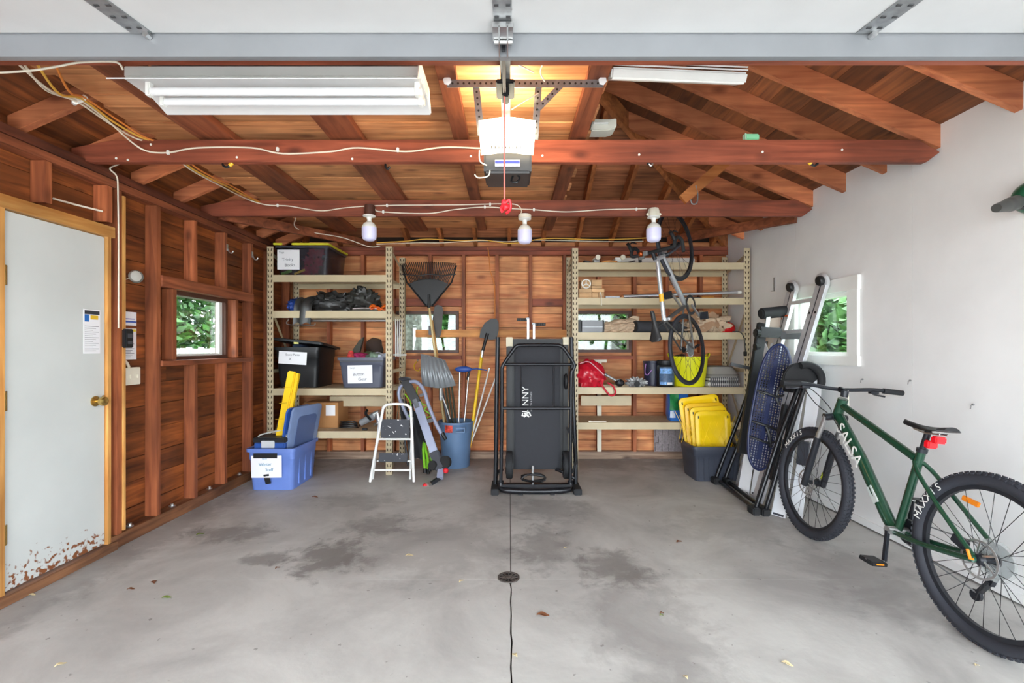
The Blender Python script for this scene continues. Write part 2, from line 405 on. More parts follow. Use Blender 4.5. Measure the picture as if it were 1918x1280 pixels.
for y in (3.2, 3.6, 4.05, 4.5):   # anchor bolts on the sill plate
    mb = MB().cyl((-2.585, y, .085), (-2.585, y, .093), .022, n=16).cyl((-2.585, y, .093), (-2.585, y, .106), .012, n=6); part('anchor_bolt', mb, M_STEEL, wl)
# ---------------------------------------------------------------- back wall
WIN_B1 = (-1.34, -.600, 1.24, 1.735); WIN_B2 = (.75, 1.445, 1.245, 1.740)
mb = panel_with_holes(MB(), -2.66, 2.66, 0, 2.62, [WIN_B1, WIN_B2], lambda m, a, b, s, e: m.box(a, b, 5.615, 5.68, s, e))
wb = single('wall_back', mb, DARKBACK, kind='structure')
z = .03; i = 0
while z < 2.5:
    h = .168+.008*math.sin(i*1.9+1)
    for s, e in cut_spans(-2.65, 2.62, z, z+h-.004, [WIN_B1, WIN_B2]):
        if e-s > 3 and i % 3 == 1:
            part('board', MB().box(s, -.124, 5.590+.004*(i % 2), 5.614, z, z+h-.004), W_SIDE_B, wb)
            part('board', MB().box(-.121, e, 5.590+.004*(i % 2), 5.614, z, z+h-.004), W_SIDE_B, wb)
        else: part('board', MB().box(s, e, 5.590+.004*(i % 2), 5.614, z, z+h-.004), W_SIDE_B, wb)
    for u0, u1, h0, h1 in (WIN_B1, WIN_B2):
        if z+.02 < h0 < z+h-.024: part('board', MB().box(u0, u1, 5.591, 5.614, z, h0), W_SIDE_B, wb)
        if z+.02 < h1 < z+h-.024: part('board', MB().box(u0, u1, 5.591, 5.614, h1, z+h-.004), W_SIDE_B, wb)
    z += h; i += 1
for x in (-2.52,-2.12,-1.72,-.5375,-.144,.25,.65,1.85,2.25):
    part('stud', MB().box(x-.02, x+.02, BY+random.uniform(-.004,.004), 5.589, .085, 2.39), W_STUD_Z, wb, bevel=.002)
for x in (-.93, 1.05):
    part('stud', MB().box(x-.02, x+.02, BY, 5.589, 1.88, 2.39), W_STUD_Z, wb, bevel=.002)
    part('stud', MB().box(x-.02, x+.02, BY, 5.589, .085, 1.165), W_STUD_Z, wb, bevel=.002)
for x in (-1.365, 1.47): part('stud', MB().box(x-.02, x+.02, BY, 5.589, .085, 2.39), W_STUD_Z, wb, bevel=.002)
part('top_plate', MB().box(-2.62, 2.56, BY, 5.589, 2.392, 2.438), W_BEAM_X, wb, bevel=.003)
part('top_plate', MB().box(-2.62, 2.56, BY-.002, 5.589, 2.441, 2.488), W_BEAM_X, wb, bevel=.003)
part('sill_plate', MB().box(-2.62, 2.56, BY-.004, 5.589, 0, .085), wood('weathered_sill', 0, rgb(96,66,52), rgb(176,150,128)), wb, bevel=.004)
for a, b in ((-1.343, -.56), (.672, 1.448)):
    part('window_header', MB().box(a, b, BY-.002, 5.588, 1.79, 1.877), W_BEAM_X, wb, bevel=.002)
    part('window_ledger', MB().box(a, b, BY-.004, 5.588, 1.168, 1.208), W_BEAM_X, wb, bevel=.002)
part('blocking', MB().box(.272, .628, BY, 5.588, 1.79, 1.875), W_BEAM_X, wb, bevel=.002)
rail = part('tool_rail', MB().box(-1.09, .665, BY-.045, BY-.006, 1.425, 1.512), W_PINE_X, wb, bevel=.003, label='pale pine board nailed across the studs')
# ---------------------------------------------------------------- right wall: painted sheets
WIN_R = (3.56, 4.22, 1.235, 1.735)
mb = panel_with_holes(MB(), FY, 5.66, 0, 2.58, [WIN_R], lambda m, a, b, s, e: m.box(2.603, 2.68, a, b, s, e))
wr = single('wall_right', mb, mat('grey_backing', rgb(150,146,140), .9), kind='structure')  # plain grey backing behind the painted sheets
ys = [FY, .57, 1.79, 3.01, 4.235, 5.60]
for a, b in zip(ys, ys[1:]):
    mb = panel_with_holes(MB(), a+.001, b-.001, .035, 2.645, [WIN_R], lambda m, u, v, s, e: m.box(RX, 2.603, u, v, s, e))
    part('wall_panel', mb, M_WALL, wr)
single('baseboard_right', MB().box(RX-.012, RX-.0005, FY, 5.49, .012, .06), M_WALL, kind='structure')
# ---------------------------------------------------------------- roof
PIT = .43
def zr(x, y): return 2.50+PIT*(RX-x)           # underside of right rafters
def zl(x, y): return 2.45+PIT*(x-LX)
def zb(x, y): return 2.50+PIT*(5.58-y)
mb = MB()
def roofpanel(mb, pts, th=.03): 
    n = len(pts); mb.add(list(pts)+[(p[0], p[1], p[2]+th) for p in pts], [tuple(range(n)), tuple(range(2*n-1, n-1, -1))]+[(i, n+i, n+(i+1)%n, (i+1)%n) for i in range(n)])
HR = 3.02                                         # y where the hips meet the ridge
o = .175
roofpanel(mb, [(2.9,FY-.2,zr(2.9,0)+o),(0,FY-.2,zr(0,0)+o),(0,HR,zr(0,0)+o),(2.9,5.9,zr(2.9,0)+o)])
roofpanel(mb, [(-2.9,FY-.2,zl(-2.9,0)+.13),(0,FY-.2,zl(0,0)+.16),(0,HR,zl(0,0)+.16),(-2.9,5.9,zl(-2.9,0)+.13)])
roofpanel(mb, [(-2.9,5.9,zb(0,5.9)+o),(0,HR,zb(0,HR)+o),(2.9,5.9,zb(0,5.9)+o)])
ce = single('ceiling', mb, mat('roof_underlay', rgb(30,24,22), .9), kind='structure')
def hexa(c0, c1, th): 
    m = MB(); m.add(c0+[(p[0], p[1], p[2]+th) for p in c0], [(0,1,2,3),(7,6,5,4),(0,4,5,1),(1,5,6,2),(2,6,7,3),(3,7,4,0)]); return m
x = 2.62; i = 0
while x > .15:                                    # right slope boards run towards the back
    x1 = max(x-.165-.02*math.sin(i*2.1), .0)
    c = [(x-.003,FY,zr(x,0)+.14),(x-.003,3.01+x-.01,zr(x,0)+.14),(x1,3.01+x1-.01,zr(x1,0)+.14),(x1,FY,zr(x1,0)+.14)]
    part('board', hexa(c, None, .018), W_ROOF_Y, ce); x = x1; i += 1
x = -2.66; i = 0
while x < -.15:
    x1 = min(x+.165+.02*math.sin(i*2.1), 0)
    c = [(x+.003,FY,zl(x,0)+.10),(x+.003,3.01-x-.01,zl(x,0)+.10),(x1,3.01-x1-.01,zl(x1,0)+.10),(x1,FY,zl(x1,0)+.10)]
    part('board', hexa(c, None, .018), W_SIDE_L, ce); x = x1; i += 1
y = 5.62; i = 0
while y > 3.15:
    y1 = y-.16-.02*math.sin(i*1.7)
    a, b = max(y-3.02, 0), max(y1-3.02, 0)
    c = [(-a,y-.003,zb(0,y)+.14),(a,y-.003,zb(0,y)+.14),(b,y1,zb(0,y1)+.14),(-b,y1,zb(0,y1)+.14)]
    part('board', hexa(c, None, .018), W_ROOF_X, ce); y = y1; i += 1
for yy in (-.5,-.1,.35,.75,1.15,1.55,1.95,2.36,2.81,3.21,3.60,3.99,4.40,4.78,5.16):
    xt = .03 if yy < 3.04 else yy-3.0
    part('rafter', MB().prism([(2.602,zr(2.602,0)),(xt,zr(xt,0)),(xt,zr(xt,0)+.138),(2.602,zr(2.602,0)+.138)], (0,yy,0), (1,0,0), (0,0,1), (0,.042,0)), W_RAFT, ce, bevel=.002)
for yy in (-.3,.1,.5,.9,1.25,1.65,2.05,2.45,2.86,3.25,3.66,4.06,4.46,4.86,5.26):
    xt = -.03 if yy < 3.04 else -(yy-3.0)
    part('rafter', MB().prism([(-2.62,zl(-2.62,0)),(xt,zl(xt,0)),(xt,zl(xt,0)+.098),(-2.62,zl(-2.62,0)+.098)], (0,yy,0), (1,0,0), (0,0,1), (0,.042,0)), W_RAFT, ce, bevel=.002)
for k in range(-6, 7):
    xx = k*.4
    yt = 3.03+abs(xx)+.02
    part('rafter', MB().prism([(5.60,zb(0,5.60)),(yt,zb(0,yt)),(yt,zb(0,yt)+.138),(5.60,zb(0,5.60)+.138)], (xx-.02,0,0), (0,1,0), (0,0,1), (.04,0,0)), W_RAFT_Y, ce, bevel=.002)
for sx in (1, -1):
    a = V((sx*2.57, 5.57, 2.50)); b = V((sx*.02, 3.03, 2.50+PIT*2.55))
    part('hip_rafter', MB().beam(a+V((0,0,.05)), b+V((0,0,.05)), .042, .15), W_RAFT_Y, ce, bevel=.002)
part('ridge_beam', MB().box(-.02, .02, FY, 3.03, 3.56, 3.72), W_BEAM_Y, ce)
for yy, z0, z1 in ((1.812, 2.412, 2.55), (2.81, 2.412, 2.546), (3.99, 2.42, 2.556)):
    xr = 2.575
    part('tie_beam', MB().prism([(-2.62,z0+.02),(-2.50,z0),(xr-.08,z0),(xr,z0+.06),(xr-.13,z1),(-2.36,z1),(-2.62,z1-.05)], (0,yy-.003,0), (1,0,0), (0,0,1), (0,.042,0)), W_BEAM_X, ce, bevel=.003)
part('corner_brace', MB().beam((-2.52,4.08,2.462), (-1.62,5.48,2.51), .04, .09), W_BEAM_Y, ce, bevel=.002)
part('corner_brace', MB().beam((2.55,4.18,2.46), (1.85,5.48,2.55), .04, .09), W_BEAM_Y, ce, bevel=.002)
part('strut', MB().beam((1.46,3.965,2.55), (1.86,3.965,2.90), .04, .085), wood('pale_strut_wood', 0, rgb(176,98,44), rgb(214,138,76), knots=False), ce, bevel=.002)
for px, py, yy in ((283,271,2.806),(218,297,2.806),(240,300,2.806),(444,295,2.806),(660,298,2.806),(882,293,2.806),(1016,292,2.806),(1197,290,2.806),(1428,285,2.806),(1577,281,2.806)):
    c = at(px, py, yy); part('paint_dot', MB().cyl(c, c+V((0,-.003,0)), .007, n=8), mat('dried_paint', rgb(236,234,228), .6), ce)
# loft joists lying on the ties and the boards nailed on them
for x0, x1, ye in ((-1.87,-1.66,5.12), (-1.08,-.885,5.12), (-.335,-.247,5.1), (.365,.46,5.1)):
    part('loft_joist', MB().prism([(1.85,2.558),(ye-.05,2.558),(ye-.015,2.57),(ye,2.60),(1.85,2.60)], (x0,0,0), (0,1,0), (0,0,1), (x1-x0,0,0)), W_BEAM_Y, ce, bevel=.002)
y = 1.80; i = 0
while y < 5.05:
    d = .15+.025*math.sin(i*2.7)
    part('loft_board', MB().box(-2.19+.03*math.sin(i*5), .47+.03*math.sin(i*3), y, y+d-.004, 2.601+.004*(i % 2), 2.622), W_DECK, ce); y += d; i += 1
# ---------------------------------------------------------------- front wall above the opening
mb = MB().prism([(-2.75,2.14),(2.75,2.14),(2.75,2.62),(0,3.80),(-2.75,2.62)], (0,FY-.1,0), (1,0,0), (0,0,1), (0,.09,0))
mb.box(-2.75,-2.56,FY-.1,FY-.01,0,2.14).box(2.60,2.75,FY-.1,FY-.01,0,2.14)
single('wall_front', mb, M_WHITE, kind='structure')
# ---------------------------------------------------------------- windows
M_FRAME = mat('dark_brown_frame', rgb(84,52,40), .5, var=.15)
def window(n, axis, a, b, z0, z1, f0, f1, fw, gpos, fmat, extra=None):
    """axis 0: lies along x at depth y; axis 1: lies along y at depth x"""
    def bx(m, u0, u1, d0, d1, s, e):
        return m.box(u0, u1, d0, d1, s, e) if axis == 0 else m.box(d0, d1, u0, u1, s, e)
    r = struct('window_%d' % n, ((a+b)/2, gpos, z0) if axis == 0 else (gpos, (a+b)/2, z0))
    part('window_frame', bx(MB(), a, b, f0, f1, z0, z0+fw), fmat, r, bevel=.003)
    part('window_frame', bx(MB(), a, b, f0, f1, z1-fw, z1), fmat, r, bevel=.003)
    part('window_frame', bx(MB(), a, a+fw, f0, f1, z0+fw, z1-fw), fmat, r, bevel=.003)
    part('window_frame', bx(MB(), b-fw, b, f0, f1, z0+fw, z1-fw), fmat, r, bevel=.003)
    part('pane', bx(MB(), a+fw*.6, b-fw*.6, gpos-.002, gpos+.002, z0+fw*.6, z1-fw*.6), M_GLASS, r)
    return r
w1 = window(1, 1, WIN_L[0], WIN_L[1], WIN_L[2], WIN_L[3], -2.70, -2.60, .035, -2.67, M_FRAME)
part('window_sash', MB().box(-2.66,-2.63,4.262,4.303,1.236,1.714), M_WHITE, w1)
part('window_sash', MB().box(-2.66,-2.635,3.636,4.262,1.236,1.252), M_WHITE, w1)
window(2, 0, WIN_B1[0], WIN_B1[1], WIN_B1[2], WIN_B1[3], 5.55, 5.66, .035, 5.62, M_FRAME)
window(3, 0, WIN_B2[0], WIN_B2[1], WIN_B2[2], WIN_B2[3], 5.55, 5.66, .035, 5.62, M_FRAME)
w4 = window(4, 1, WIN_R[0], WIN_R[1], WIN_R[2], WIN_R[3], 2.60, 2.68, .03, 2.66, M_WHITE)
part('window_trim', MB().box(RX-.022,RX-.0005,3.455,3.565,1.17,1.80), M_WHITE, w4, bevel=.003)
part('window_trim', MB().box(RX-.022,RX-.0005,4.215,4.315,1.17,1.80), M_WHITE, w4, bevel=.003)
part('window_trim', MB().box(RX-.030,RX-.0005,3.44,4.33,1.735,1.84), M_WHITE, w4, bevel=.003)
part('window_trim', MB().box(RX-.030,RX-.0005,3.44,4.33,1.165,1.24), M_WHITE, w4, bevel=.003)
# ---------------------------------------------------------------- side door
d1 = struct('door_1', (-2.58, 2.68, .05))
def door_mat():
    m = mat('door_paint', rgb(208,212,210), .4, var=.03, scale=3); nt = m.node_tree; b = nt.nodes['Principled BSDF']
    L = nt.links.new; N = nt.nodes.new; tc = N('ShaderNodeTexCoord'); sx = N('ShaderNodeSeparateXYZ'); L(tc.outputs['Object'], sx.inputs[0])
    nz = N('ShaderNodeTexNoise'); nz.inputs['Scale'].default_value = 34; nz.inputs['Detail'].default_value = 9; L(tc.outputs['Object'], nz.inputs['Vector'])
    mr = N('ShaderNodeMapRange'); mr.inputs[1].default_value = .05; mr.inputs[2].default_value = .30; mr.inputs[3].default_value = .11; mr.inputs[4].default_value = -.2; L(sx.outputs['Z'], mr.inputs[0])
    ad = N('ShaderNodeMath'); L(nz.outputs[0], ad.inputs[0]); L(mr.outputs[0], ad.inputs[1])
    st = N('ShaderNodeMapRange'); st.inputs[1].default_value = .55; st.inputs[2].default_value = .62; L(ad.outputs[0], st.inputs[0])
    mx = N('ShaderNodeMix'); mx.data_type = 'RGBA'; L(st.outputs[0], mx.inputs['Factor'])
    src = b.inputs['Base Color'].links[0].from_socket; L(src, mx.inputs[6]); mx.inputs[7].default_value = rgb(136,82,48); L(mx.outputs[2], b.inputs['Base Color'])
    return m
slab = part('door_leaf', MB().box(-2.605, -2.562, 2.375, 2.975, .058, 2.0), door_mat(), d1, bevel=.003)
part('door_jamb', MB().box(-2.628, -2.545, 2.31, 2.372, 0, 2.045), W_PINE_Z, d1, bevel=.002)
part('door_jamb', MB().box(-2.628, -2.545, 2.979, 3.005, 0, 2.045), W_PINE_Z, d1, bevel=.002)
part('door_head', MB().box(-2.628, -2.540, 2.31, 3.03, 2.006, 2.075), W_PINE_Y, d1, bevel=.002)
part('threshold', MB().box(-2.628, -2.52, 2.31, 3.03, 0, .052), wood('threshold_wood', 1, rgb(92,58,40), rgb(150,104,72)), d1, bevel=.004)
for z in (1.62, .98, .30):
    part('hinge', MB().box(-2.565, -2.556, 2.372, 2.392, z, z+.10).cyl((-2.553,2.375,z), (-2.553,2.375,z+.1), .008, n=10), M_BRASS, d1)
kb = MB().lathe([(.032,0),(.032,.006),(.012,.01),(.012,.03),(.024,.036),(.030,.05),(.028,.062),(.015,.068)], (-2.562,2.905,.97), (1,0,0), 20)
part('door_knob', kb, M_BRASS, d1)
part('latch_plate', MB().box(-2.5615,-2.5595,2.955,2.976,.94,1.0), M_BRASS, d1)
no = part('door_notice', MB().box(-2.5618,-2.5605,2.825,2.94,1.265,1.535), M_PAPER, d1, label='printed safety notice on the door')
part('notice_bar', MB().box(-2.5606,-2.5596,2.832,2.935,1.505,1.528), M_INK, no)
part('notice_panel', MB().box(-2.5606,-2.5596,2.832,2.862,1.46,1.503), mat('notice_blue', rgb(40,110,190), .6), no)
part('notice_panel', MB().box(-2.5606,-2.5596,2.872,2.925,1.475,1.500), mat('notice_yellow', rgb(232,190,50), .6), no)
mb = MB()
for k in range(14): mb.box(-2.5606,-2.5600,2.833,2.93-.02*(k % 3),1.43-k*.0115,1.433-k*.0115)
part('notice_print', mb, mat('grey_print', rgb(140,140,146), .8), no, kind='stuff')
# ---------------------------------------------------------------- open sectional garage door overhead
d2 = struct('door_2', (0, .5, 2.2))
SL = .11
def zd(y): return 2.362-SL*(1.585-y)
for k in range(4):
    y1 = 1.585-k*.535; y0 = y1-.53
    part('door_panel', MB().prism([(y0,zd(y0)),(y1,zd(y1)),(y1,zd(y1)+.045),(y0,zd(y0)+.045)], (-2.5,0,0), (0,1,0), (0,0,1), (5.0,0,0)), mat('door_panel_white', rgb(206,206,206), .5, var=.02), d2, bevel=.004)
    for xc, wd in ((-1.235,.07),(-.022,.058),(1.20,.07),(-2.46,.07),(2.46,.07)):
        st = part('door_stile', MB().prism([(y0+.004,zd(y0)-.004),(y1-.004,zd(y1)-.004),(y1-.004,zd(y1)-.0005),(y0+.004,zd(y0)-.0005)], (xc-wd/2,0,0), (0,1,0), (0,0,1), (wd,0,0)), M_GALV, d2)
        mb = MB()
        for j in range(8):
            yy = y1-.04-j*.06
            for sx in (-.018, .018): mb.box(xc+sx-.007, xc+sx+.007, yy-.004, yy+.004, zd(yy)-.0062, zd(yy)-.004)
        part('stile_slots', mb, mat('dark_slot', rgb(58,58,60), .8), st, kind='stuff')
M_STRUT = mat('grey_strut', rgb(140,142,146), .4, .3, var=.04)
part('door_strut', MB().box(-2.5,2.5,1.588,1.592,2.292,2.372).box(-2.5,2.5,1.555,1.588,2.366,2.3705).box(-2.5,2.5,1.592,1.622,2.292,2.296).box(-2.5,2.5,1.588,1.6,2.285,2.292), M_STRUT, d2)
for x in (-1.215, 1.22): part('strut_bolt', MB().cyl((x,1.586,2.35),(x,1.566,2.35),.011,n=6), M_STEEL, d2)
part('arm_bracket', MB().box(-.055,.012,1.50,1.57,2.325,2.343).cyl((-.05,1.565,2.318),(.01,1.565,2.318),.007,n=8).box(-.035,-.031,1.50,1.585,2.28,2.33).box(-.008,-.004,1.50,1.585,2.28,2.33), M_STEEL, d2)
# ================================================================ overhead things
M_LED = mat('frosted_bulb', rgb(206,206,238), .3, var=.01, emit=.06)
M_CREAM = mat('cream_plastic', rgb(232,226,208), .5, var=.03)
M_CABLE_W = mat('white_cable', rgb(232,222,204), .55, var=.05)
M_CABLE_Y = mat('yellow_cable', rgb(228,178,74), .55, var=.06)
M_CABLE_O = mat('orange_cable', rgb(226,138,62), .55, var=.06)
M_RED = mat('red_plastic', rgb(214,32,44), .45, var=.08)
W_ = lambda px, py, Y: tuple(at(px, py, Y))
# shop light
t = thing('fluorescent_light', 'white twin-tube fluorescent shop light hung below the roof ties', 'ceiling light', (-.97, 2.0, 2.35))
X0, X1 = -1.585, -.365
part('housing', MB().prism([(1.93,2.46),(2.09,2.46),(2.09,2.415),(1.93,2.415)], (X0,0,0), (0,1,0), (0,0,1), (X1-X0,0,0)), M_WHITE, t, bevel=.004)
rf = part('reflector', MB().prism([(1.845,2.362),(1.93,2.412),(2.09,2.412),(2.175,2.384),(2.176,2.380),(2.09,2.408),(1.93,2.408),(1.847,2.358)], (X0,0,0), (0,1,0), (0,0,1), (X1-X0,0,0)), mat('reflector_enamel', rgb(226,226,226), .35, var=.02), t)
M_TUBE = mat('white_glass_tube', rgb(226,226,228), .2, var=0)
for yy in (1.965, 2.045):
    part('tube', MB().cyl((X0+.09,yy,2.372),(X1-.03,yy,2.372),.0165,n=18), M_TUBE, t)
    for x in (X0+.07, X1-.03):
        part('lamp_holder', MB().box(x,x+.02,yy-.014,yy+.014,2.352,2.41).cyl((x+.02,yy,2.372),(x+.028,yy,2.372),.0175,n=16), M_WHITE, t, bevel=.003)
part('end_plate', MB().prism([(1.85,2.362),(1.93,2.412),(2.09,2.412),(2.17,2.384),(2.12,2.47),(1.9,2.47)], (X1,0,0), (0,1,0), (0,0,1), (.004,0,0)), M_WHITE, t)
part('mounting_channel', MB().box(X0+.08,X1-.02,1.885,1.92,2.462,2.49).box(X0+.08,X1-.02,1.92,2.05,2.486,2.49), M_GALV, t)
for x in (-1.4,-.55): part('hanger', MB().box(x-.006,x+.006,1.99,2.01,2.485,2.557), M_GALV, t)
# garage door opener
t = thing('garage_door_opener', 'dark grey garage door opener with a glowing white lamp cover', 'opener', (-.01, 2.35, 2.13))
M_OPN = mat('opener_charcoal', rgb(62,60,60), .5, var=.06)
part('motor_housing', MB().prism([(2.215,2.37),(2.52,2.37),(2.52,2.16),(2.24,2.135),(2.225,2.21)], (-.122,0,0), (0,1,0), (0,0,1), (.228,0,0)), M_OPN, t, bevel=.01)
lens = MB().sheet(lambda u, v: (-.137+.254*u+(v-.5)*.012*(1 if u < .5 else -1)*-1, 2.195-.03*math.sin(math.pi*min(max(v,0),1))-.01*math.sin(math.pi*u), 2.205+.160*v+.006*math.cos(2*math.pi*(u-.5))*(1 if v > .5 else .6)), 16, 10, .004)
ln = part('lamp_cover', lens, mat('lit_lamp_cover', (1, .90, .66, 1), .5, var=0, emit=2.2), t, label='frosted white lamp cover, lit')
mb = MB()
for k in range(9): mb.box(-.082+k*.0165-.0025,-.082+k*.0165+.0025,2.168,2.178,2.222,2.236)
part('vent_slots', mb, mat('slot_grey', rgb(120,110,90), .8), ln, kind='stuff')
lb = part('brand_label', MB().box(-.068,.050,2.216,2.2215,2.158,2.187), mat('label_white', rgb(224,224,236), .5), t)
part('brand_band', MB().box(-.067,.049,2.2145,2.2158,2.170,2.182), mat('label_blue', rgb(70,78,160), .5), lb)
lever = MB().tube(spline([(.02,2.3,2.148),(.01,2.28,2.11),(.035,2.27,2.10),(.05,2.28,2.125),(.035,2.29,2.145)], 6), .005, 6)
part('release_lever', lever, M_BLACK, t)
part('rail', MB().box(-.036,.004,.4,2.25,2.392,2.408).box(-.020,-.012,.4,2.25,2.408,2.432), M_GALV, t)
part('trolley', MB().box(-.055,.022,1.90,2.03,2.372,2.391).box(-.03,0,1.92,1.99,2.33,2.372), M_BLACK, t, bevel=.005)
part('door_arm', MB().beam((-.020,1.58,2.31),(-.020,1.945,2.352),.012,.022), M_BLACKM, t)
def punched(mb, p, q, wd, th, nrm):
    mb.beam(p, q, wd, th, nrm); return mb
holes = MB()
def strap(p, q, wd, nrm, face):
    part('perforated_strap', MB().beam(p, q, th_, wd, nrm) if False else MB().beam(p, q, wd, .004, nrm), M_GALV, t)
    p, q = V(p), V(q); n = int((q-p).length/.026)
    for k in range(1, n):
        c = p+(q-p)*k/n; f = V(face)*.0035
        holes.cyl(c+f*.5, c+f, .005, n=10)
strap((-.292,2.20,2.538),(.44,2.20,2.538),.036,(0,1,0),(0,-1,0))
strap((-.156,2.206,2.53),(-.133,2.21,2.30),.032,(0,1,0),(0,-1,0))
strap((.137,2.206,2.53),(.120,2.21,2.28),.032,(0,1,0),(0,-1,0))
strap((.245,2.195,2.53),(.135,2.20,2.42),.026,(0,1,0),(0,-1,0))
part('strap_holes', holes, mat('dark_hole', rgb(52,44,38), .9), t, kind='stuff')
for x in (-.29,.435): part('strap_bolt', MB().cyl((x,2.19,2.547),(x,2.21,2.556),.02,n=6), M_STEEL, t)
for pts in ([W_(965,118,1.87),W_(985,128,1.95),W_(1000,136,2.0)], [W_(1018,116,1.87),W_(1012,135,1.95),W_(1020,152,2.05)], [W_(958,205,2.17),W_(985,188,2.15),W_(1008,175,2.19)], [W_(898,282,2.2),W_(899,302,2.21),W_(912,310,2.22)], [W_(918,318,2.24),W_(914,330,2.24),W_(896,333,2.24),W_(889,327,2.24)]):
    part('lead_wire', MB().tube(spline(pts, 6), .0032, 6), M_CREAM, t)
t = thing('release_cord', 'thin red emergency pull cord with a knotted handle', 'cord', (-.02, 1.93, 1.85))
part('cord', MB().tube([(-.02,1.925,2.33),(-.021,1.925,2.1),(-.02,1.925,1.90)], .0035, 6), mat('pale_red_cord', rgb(226,110,100), .7), t)
kn = MB().ball((-.018,1.925,1.885),.016,.014,.022,bump=.006,freq=60).tube(spline([(-.02,1.925,1.89),(.0,1.92,1.905),(.004,1.925,1.87),(-.015,1.92,1.85)],5),.006,6).tube(spline([(-.02,1.925,1.89),(-.034,1.92,1.872),(-.028,1.925,1.855)],5),.006,6)
part('handle', kn, M_RED, t)
# three screw-in LED lamps on the second tie
for i, (px, py, lab, gr) in enumerate(((691,402,'LED lamp on a round brown mount above the shelf with storage bins', 0),(983,404,'LED lamp on a round white base above the treadmill', 1),(1225,388,'LED lamp on a cream junction box beside the hung bicycle', 2))):
    c = at(px, py, 3.93); x = c.x; zt = 2.42
    t = thing('ceiling_lamp', lab, 'lamp', (x, 3.93, 2.19))
    if i == 0: part('mount', MB().cyl((x,3.95,2.41),(x,3.95,2.50),.043,n=20), mat('brown_mount', rgb(84,48,36), .6), t, bevel=.004); zt = 2.41
    elif i == 1: part('mount', MB().cyl((x,3.95,2.385),(x,3.95,2.42),.055,n=20), M_CREAM, t, bevel=.004); zt = 2.385
    else:
        part('mount', MB().lathe([(.05,.0),(.05,.05),(.042,.075),(.0,.075)],(x,3.94,2.395),(0,0,1),8).box(x-.062,x+.062,3.93,3.95,2.41,2.43), M_CREAM, t, bevel=.004); zt = 2.40
    part('socket', MB().lathe([(.052,0),(.052,-.008),(.024,-.016),(.018,-.03),(.018,-.048),(.028,-.058)],(x,3.94,zt),(0,0,1),24), M_WHITE, t)
    b = part('bulb', MB().lathe([(.028,-.056),(.045,-.068),(.058,-.09),(.060,-.103)],(x,3.94,zt),(0,0,1),28), M_WHITE, t)
    part('diffuser', MB().lathe([(.060,-.103),(.060,-.17),(.055,-.195),(.04,-.208),(.0,-.212)],(x,3.94,zt),(0,0,1),28), M_LED, b)
# cables
def cable(name, pts, r, m, label, staples=(), group=None):
    t = thing(name, label, 'cable', tuple(V(pts[0])), group)
    part('cable_run', MB().tube(spline(pts, 7), r, 7), m, t)
    for s in staples: part('staple', MB().box(s[0]-.008, s[0]+.008, s[1]-.008, s[1]+.006, s[2]-.013, s[2]+.013), M_WHITE, t, bevel=.003)
    return t
F1, F2 = 2.797, 3.977
W = lambda px, py, Y: tuple(at(px, py, Y))
cable('electric_cable', [(-1.95,1.86,2.43),W(95,170,2.1),W(150,188,2.3),W(200,225,2.55),W(245,265,2.74),W(275,283,F1),W(315,286,F1),W(370,277,F1),W(470,277,F1),W(530,288,F1),W(620,284,F1),W(670,277,F1),W(760,284,F1),W(830,276,F1),W(900,278,F1)], .005, M_CABLE_W,
      'white cable stapled along the front roof tie to the opener', [W(315,286,F1),W(520,280,F1),W(745,281,F1)])
cable('electric_cable', [(-1.88,1.86,2.44),W(110,175,2.12),W(155,186,2.3),W(215,230,2.6),W(275,261,2.80),(-2.02,2.9,2.56),W(352,310,2.95),W(430,352,3.5),W(478,376,3.95),(-2.08,4.3,2.53)], .0055, M_CABLE_Y, 'yellow cable running under the left rafters above the door')
cable('electric_cable', [(-1.81,1.86,2.45),W(130,172,2.12),W(160,184,2.3),W(225,228,2.6),W(283,262,2.80),(-1.99,2.9,2.565),W(362,310,2.95),W(440,352,3.5),W(482,376,3.95),(-2.05,4.3,2.535)], .005, M_CABLE_O, 'orange cable running under the left rafters above the door')
cable('electric_cable', [(-1.93,1.86,2.435),W(85,168,2.1),W(145,191,2.3),W(205,231,2.58),W(262,262,2.80),(-2.05,2.9,2.555),W(345,309,2.95),W(420,352,3.5),W(465,374,3.93),W(500,384,F2),W(540,386,F2),W(600,395,F2),W(650,389,F2),W(720,385,F2),W(850,384,F2),W(935,382,F2),W(968,384,F2),W(977,396,F2),W(972,404,3.96)], .0048, M_CABLE_W,
      'white cable stapled along the second roof tie to the middle lamp', [W(520,385,F2),W(725,385,F2),W(918,383,F2)])
cable('electric_cable', [W(703,392,F2),W(715,397,F2),W(800,400,F2),W(850,393,F2),W(905,388,F2),W(960,391,F2),W(1000,393,F2),W(1060,397,F2),W(1130,393,F2),W(1212,391,F2)], .0048, M_CABLE_W,
      'white cable stapled along the second roof tie between two lamps', [W(718,397,F2),W(908,388,F2),W(1000,393,F2),W(1192,392,F2)])
part_tie = thing('cable_tie', 'white cable clip bundling the cables under the left rafters', 'cable clip', W(150,186,2.3))
part('clip_band', MB().beam(W(141,192,2.3),W(161,181,2.3),.02,.012).cyl(W(139,193,2.31),W(141,191,2.29),.012,n=8), M_WHITE, part_tie)
BYC = 5.02
cable('electric_cable', [(-1.98,4.35,2.50),W(560,430,4.7),W(640,445,BYC),W(690,462,BYC),W(712,461,BYC)], .005, M_CABLE_W, 'white cable hanging under the corner brace above the storage bins')
cable('electric_cable', [W(705,455,BYC),W(760,452,BYC),W(800,448,BYC),W(860,451,BYC),W(905,450,BYC),W(960,456,BYC),W(1025,447,BYC),W(1120,449,BYC),W(1210,446,BYC),(1.6,BYC,2.50)], .0055, M_CABLE_Y, 'yellow cable sagging across the rafters near the back wall')
